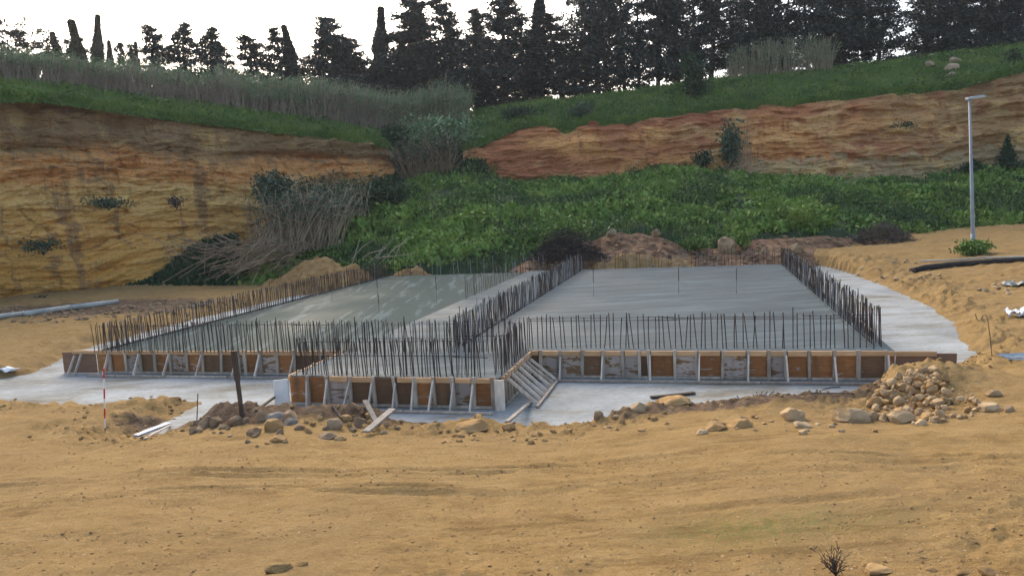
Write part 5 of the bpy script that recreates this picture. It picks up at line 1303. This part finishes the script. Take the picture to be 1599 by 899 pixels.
def far_copy(m): c = m.copy(); c.materials[0] = M_FAR_HAZE; return c
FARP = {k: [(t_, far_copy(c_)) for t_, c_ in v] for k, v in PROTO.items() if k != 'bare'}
NATW = {'conifer': 3.4, 'pine': 4.2, 'broad': 4.6, 'cypress': 1.9, 'bare': 2.0}
def tree(kind, u, vtop, w, y, label, group, vbase=None, far=False, name='conifer_tree', tilt=0.0):
    """u, vtop: tip in the photo; w: crown width there in pixels; y: distance; foot on the land behind the ridge"""
    k = y / F
    T = on_y(u, vtop, y)
    g = PLAT[20:].reshape(-1, 3)
    i = np.argmin((g[:, 0] - T[0]) ** 2 + (g[:, 1] - y) ** 2); zb = g[i, 2]
    H = T[2] - zb
    pr = (FARP if far else PROTO)[kind]; tm, cm = pr[int(rng.integers(len(pr)))]
    root = empty(name, (T[0], y, zb), label, 'tree', group)
    sxy = w * k / NATW[kind]
    root.rotation_euler = (0, tilt, rng.uniform(0, 6.28)) if not tilt else (0, tilt, 0)
    root.scale = (sxy, sxy, H / 14.0)
    link('trunk', tm, root); link('crown', cm, root)
    return root
# far trees behind the cane bed at the left, haze tinted into their leaves
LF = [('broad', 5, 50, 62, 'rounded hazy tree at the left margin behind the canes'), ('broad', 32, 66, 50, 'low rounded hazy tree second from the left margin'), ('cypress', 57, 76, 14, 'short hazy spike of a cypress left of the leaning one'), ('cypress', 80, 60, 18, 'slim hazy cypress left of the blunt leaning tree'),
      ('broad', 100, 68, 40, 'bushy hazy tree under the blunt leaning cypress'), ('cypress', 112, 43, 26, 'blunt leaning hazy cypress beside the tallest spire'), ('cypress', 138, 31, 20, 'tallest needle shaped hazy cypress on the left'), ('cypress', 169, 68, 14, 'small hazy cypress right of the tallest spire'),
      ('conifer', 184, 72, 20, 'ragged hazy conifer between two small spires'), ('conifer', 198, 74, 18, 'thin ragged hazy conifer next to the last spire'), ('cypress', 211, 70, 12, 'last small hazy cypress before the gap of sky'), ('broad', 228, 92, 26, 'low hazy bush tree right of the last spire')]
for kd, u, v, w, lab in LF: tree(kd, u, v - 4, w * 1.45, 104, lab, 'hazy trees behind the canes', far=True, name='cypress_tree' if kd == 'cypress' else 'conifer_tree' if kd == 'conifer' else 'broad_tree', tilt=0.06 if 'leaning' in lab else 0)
LM = [('conifer', 250, 42, 46, 98, 'left half of the twin topped golden edged tree'), ('conifer', 278, 33, 46, 98, 'right half of the twin topped golden edged tree'), ('conifer', 321, 40, 46, 98, 'open golden edged conifer right of the twin topped tree'), ('conifer', 356, 66, 42, 98, 'short ragged conifer before the dark bushy one'),
      ('conifer', 406, 58, 60, 97, 'dark bushy tree at the left end of the dark row'), ('conifer', 441, 47, 44, 97, 'bushy conifer left of the slim leaning cypress'), ('cypress', 458, 45, 26, 96, 'slim cypress leaning left between bushy conifers'), ('conifer', 494, 50, 54, 97, 'dark ragged conifer right of the leaning cypress'),
      ('conifer', 527, 24, 62, 97, 'layered conifer with flat open top'), ('conifer', 558, 56, 60, 97, 'lower dark conifer between the layered one and the cypress'), ('cypress', 583, 18, 30, 96, 'pointed dark cypress left of the bare grey tree'), ('bare', 600, 6, 22, 98, 'bare grey spindly tree between dark neighbours'),
      ('cypress', 612, 62, 30, 95, 'short dark cypress right of the bare grey tree'), ('conifer', 632, -6, 78, 97, 'tall dark conifer with a broad ragged head right of the bare tree'), ('conifer', 664, 22, 50, 97, 'ragged conifer between the broad headed and the pointed ones'), ('conifer', 707, -2, 62, 96, 'dense pointed conifer left of the thin one'), ('conifer', 744, 12, 52, 97, 'thin ragged conifer left of the great dark one'),
      ('conifer', 776, -22, 84, 95, 'great dark conifer left of the column cypress'), ('cypress', 829, -14, 34, 95, 'tall column cypress with flat sided top'), ('pine', 812, 20, 50, 99, 'conifer showing behind the column cypress'), ('conifer', 872, 18, 76, 96, 'lower conifer in the notch of sky right of the column cypress')]
for kd, u, v, w, y, lab in LM: tree(kd, u, v, w * (1.22 if u < 700 else 1.05), y, lab, 'trees along the left ridge', name='cypress_tree' if kd == 'cypress' else 'bare_tree' if kd == 'bare' else 'broad_tree' if kd == 'broad' else 'conifer_tree', tilt=-0.05 if 'leaning' in lab else 0)
us_ = [908, 940, 968, 992, 1022, 1050, 1078, 1108, 1138, 1168, 1196, 1226, 1258, 1290, 1320, 1348, 1374, 1450, 1478, 1506, 1536, 1566, 1596, 1630, 1670, 1720]
PINEL = ['tall pine closing the right side of the notch of sky', 'pine second right of the notch of sky', 'pine third right of the notch of sky', 'pine midway between the notch of sky and the dark shrub', 'pine left of the lit gap between trunks', 'pine up the bank from the dark shrub, on its left', 'pine standing straight behind the dark rim shrub',
         'pine just right of the dark rim shrub', 'pine at the left end of the reed clump on the rim', 'pine behind the left half of the rim reed clump', 'pine left of the middle of the rim reed clump', 'pine behind the middle of the rim reed clump', 'pine behind the right half of the rim reed clump', 'pine at the right end of the rim reed clump',
         'pine first right of the rim reed clump', 'pine second left of the tall gap of sky', 'pine closing the left side of the tall gap of sky', 'wide pine closing the right side of the tall gap of sky', 'pine behind the stacked boulders, on their left', 'pine behind the stacked boulders, on their right', 'pine left of the small bushy rim tree',
         'pine behind the small bushy rim tree', 'pine at the right margin of the view', 'pine just past the right margin', 'pine further past the right margin', 'last pine of the right ridge row']
for i, u in enumerate(us_):
    tree(['pine', 'conifer', 'pine'][i % 3], u, -70 + float(rng.normal(0, 14)) + (30 if u in (912, 1374, 1450) else 0), float(rng.uniform(48, 66)), 95 + float(rng.uniform(0, 3)), PINEL[i], 'pines along the right ridge', name='pine_tree')
for i, u in enumerate(np.linspace(925, 1700, 7)):
    if 1385 < u < 1425: continue
    tree(['pine', 'broad'][i % 2], float(u), -30 + float(rng.normal(0, 22)), float(rng.uniform(60, 90)), 103 + float(rng.uniform(0, 5)), 'dark pine showing through gaps behind the front row', 'pines behind the right ridge', name='pine_tree')
for i, (u, v) in enumerate([(560, 100), (640, 70), (690, 80), (735, 60), (790, 75), (845, 70), (480, 95)]):
    tree('broad', u, v, 54, 104 + i % 3, 'low dark tree filling in behind the left ridge row', 'low trees behind the left ridge', name='broad_tree')

# ------------------------------------------------------------------ air: faint haze added to lift the dark tones
hz = NT('haze'); hz.t.nodes.remove(hz.b)
pv = hz.n('ShaderNodeVolumePrincipled'); pv.inputs['Color'].default_value = (0.95, 0.96, 1.0, 1); pv.inputs['Density'].default_value = 0.0002; pv.inputs['Anisotropy'].default_value = 0.3
hz.L(pv.outputs['Volume'], [x for x in hz.t.nodes if x.type == 'OUTPUT_MATERIAL'][0].inputs['Volume'])
b = MB(); b.frame_box((0, 240, 18), (2600, 0, 0), (0, 2800, 0), (0, 0, 21))
tag(b.build('haze', hz.mat), 'thin haze volume added over the quarry to lift the dark tones', kind='stuff')
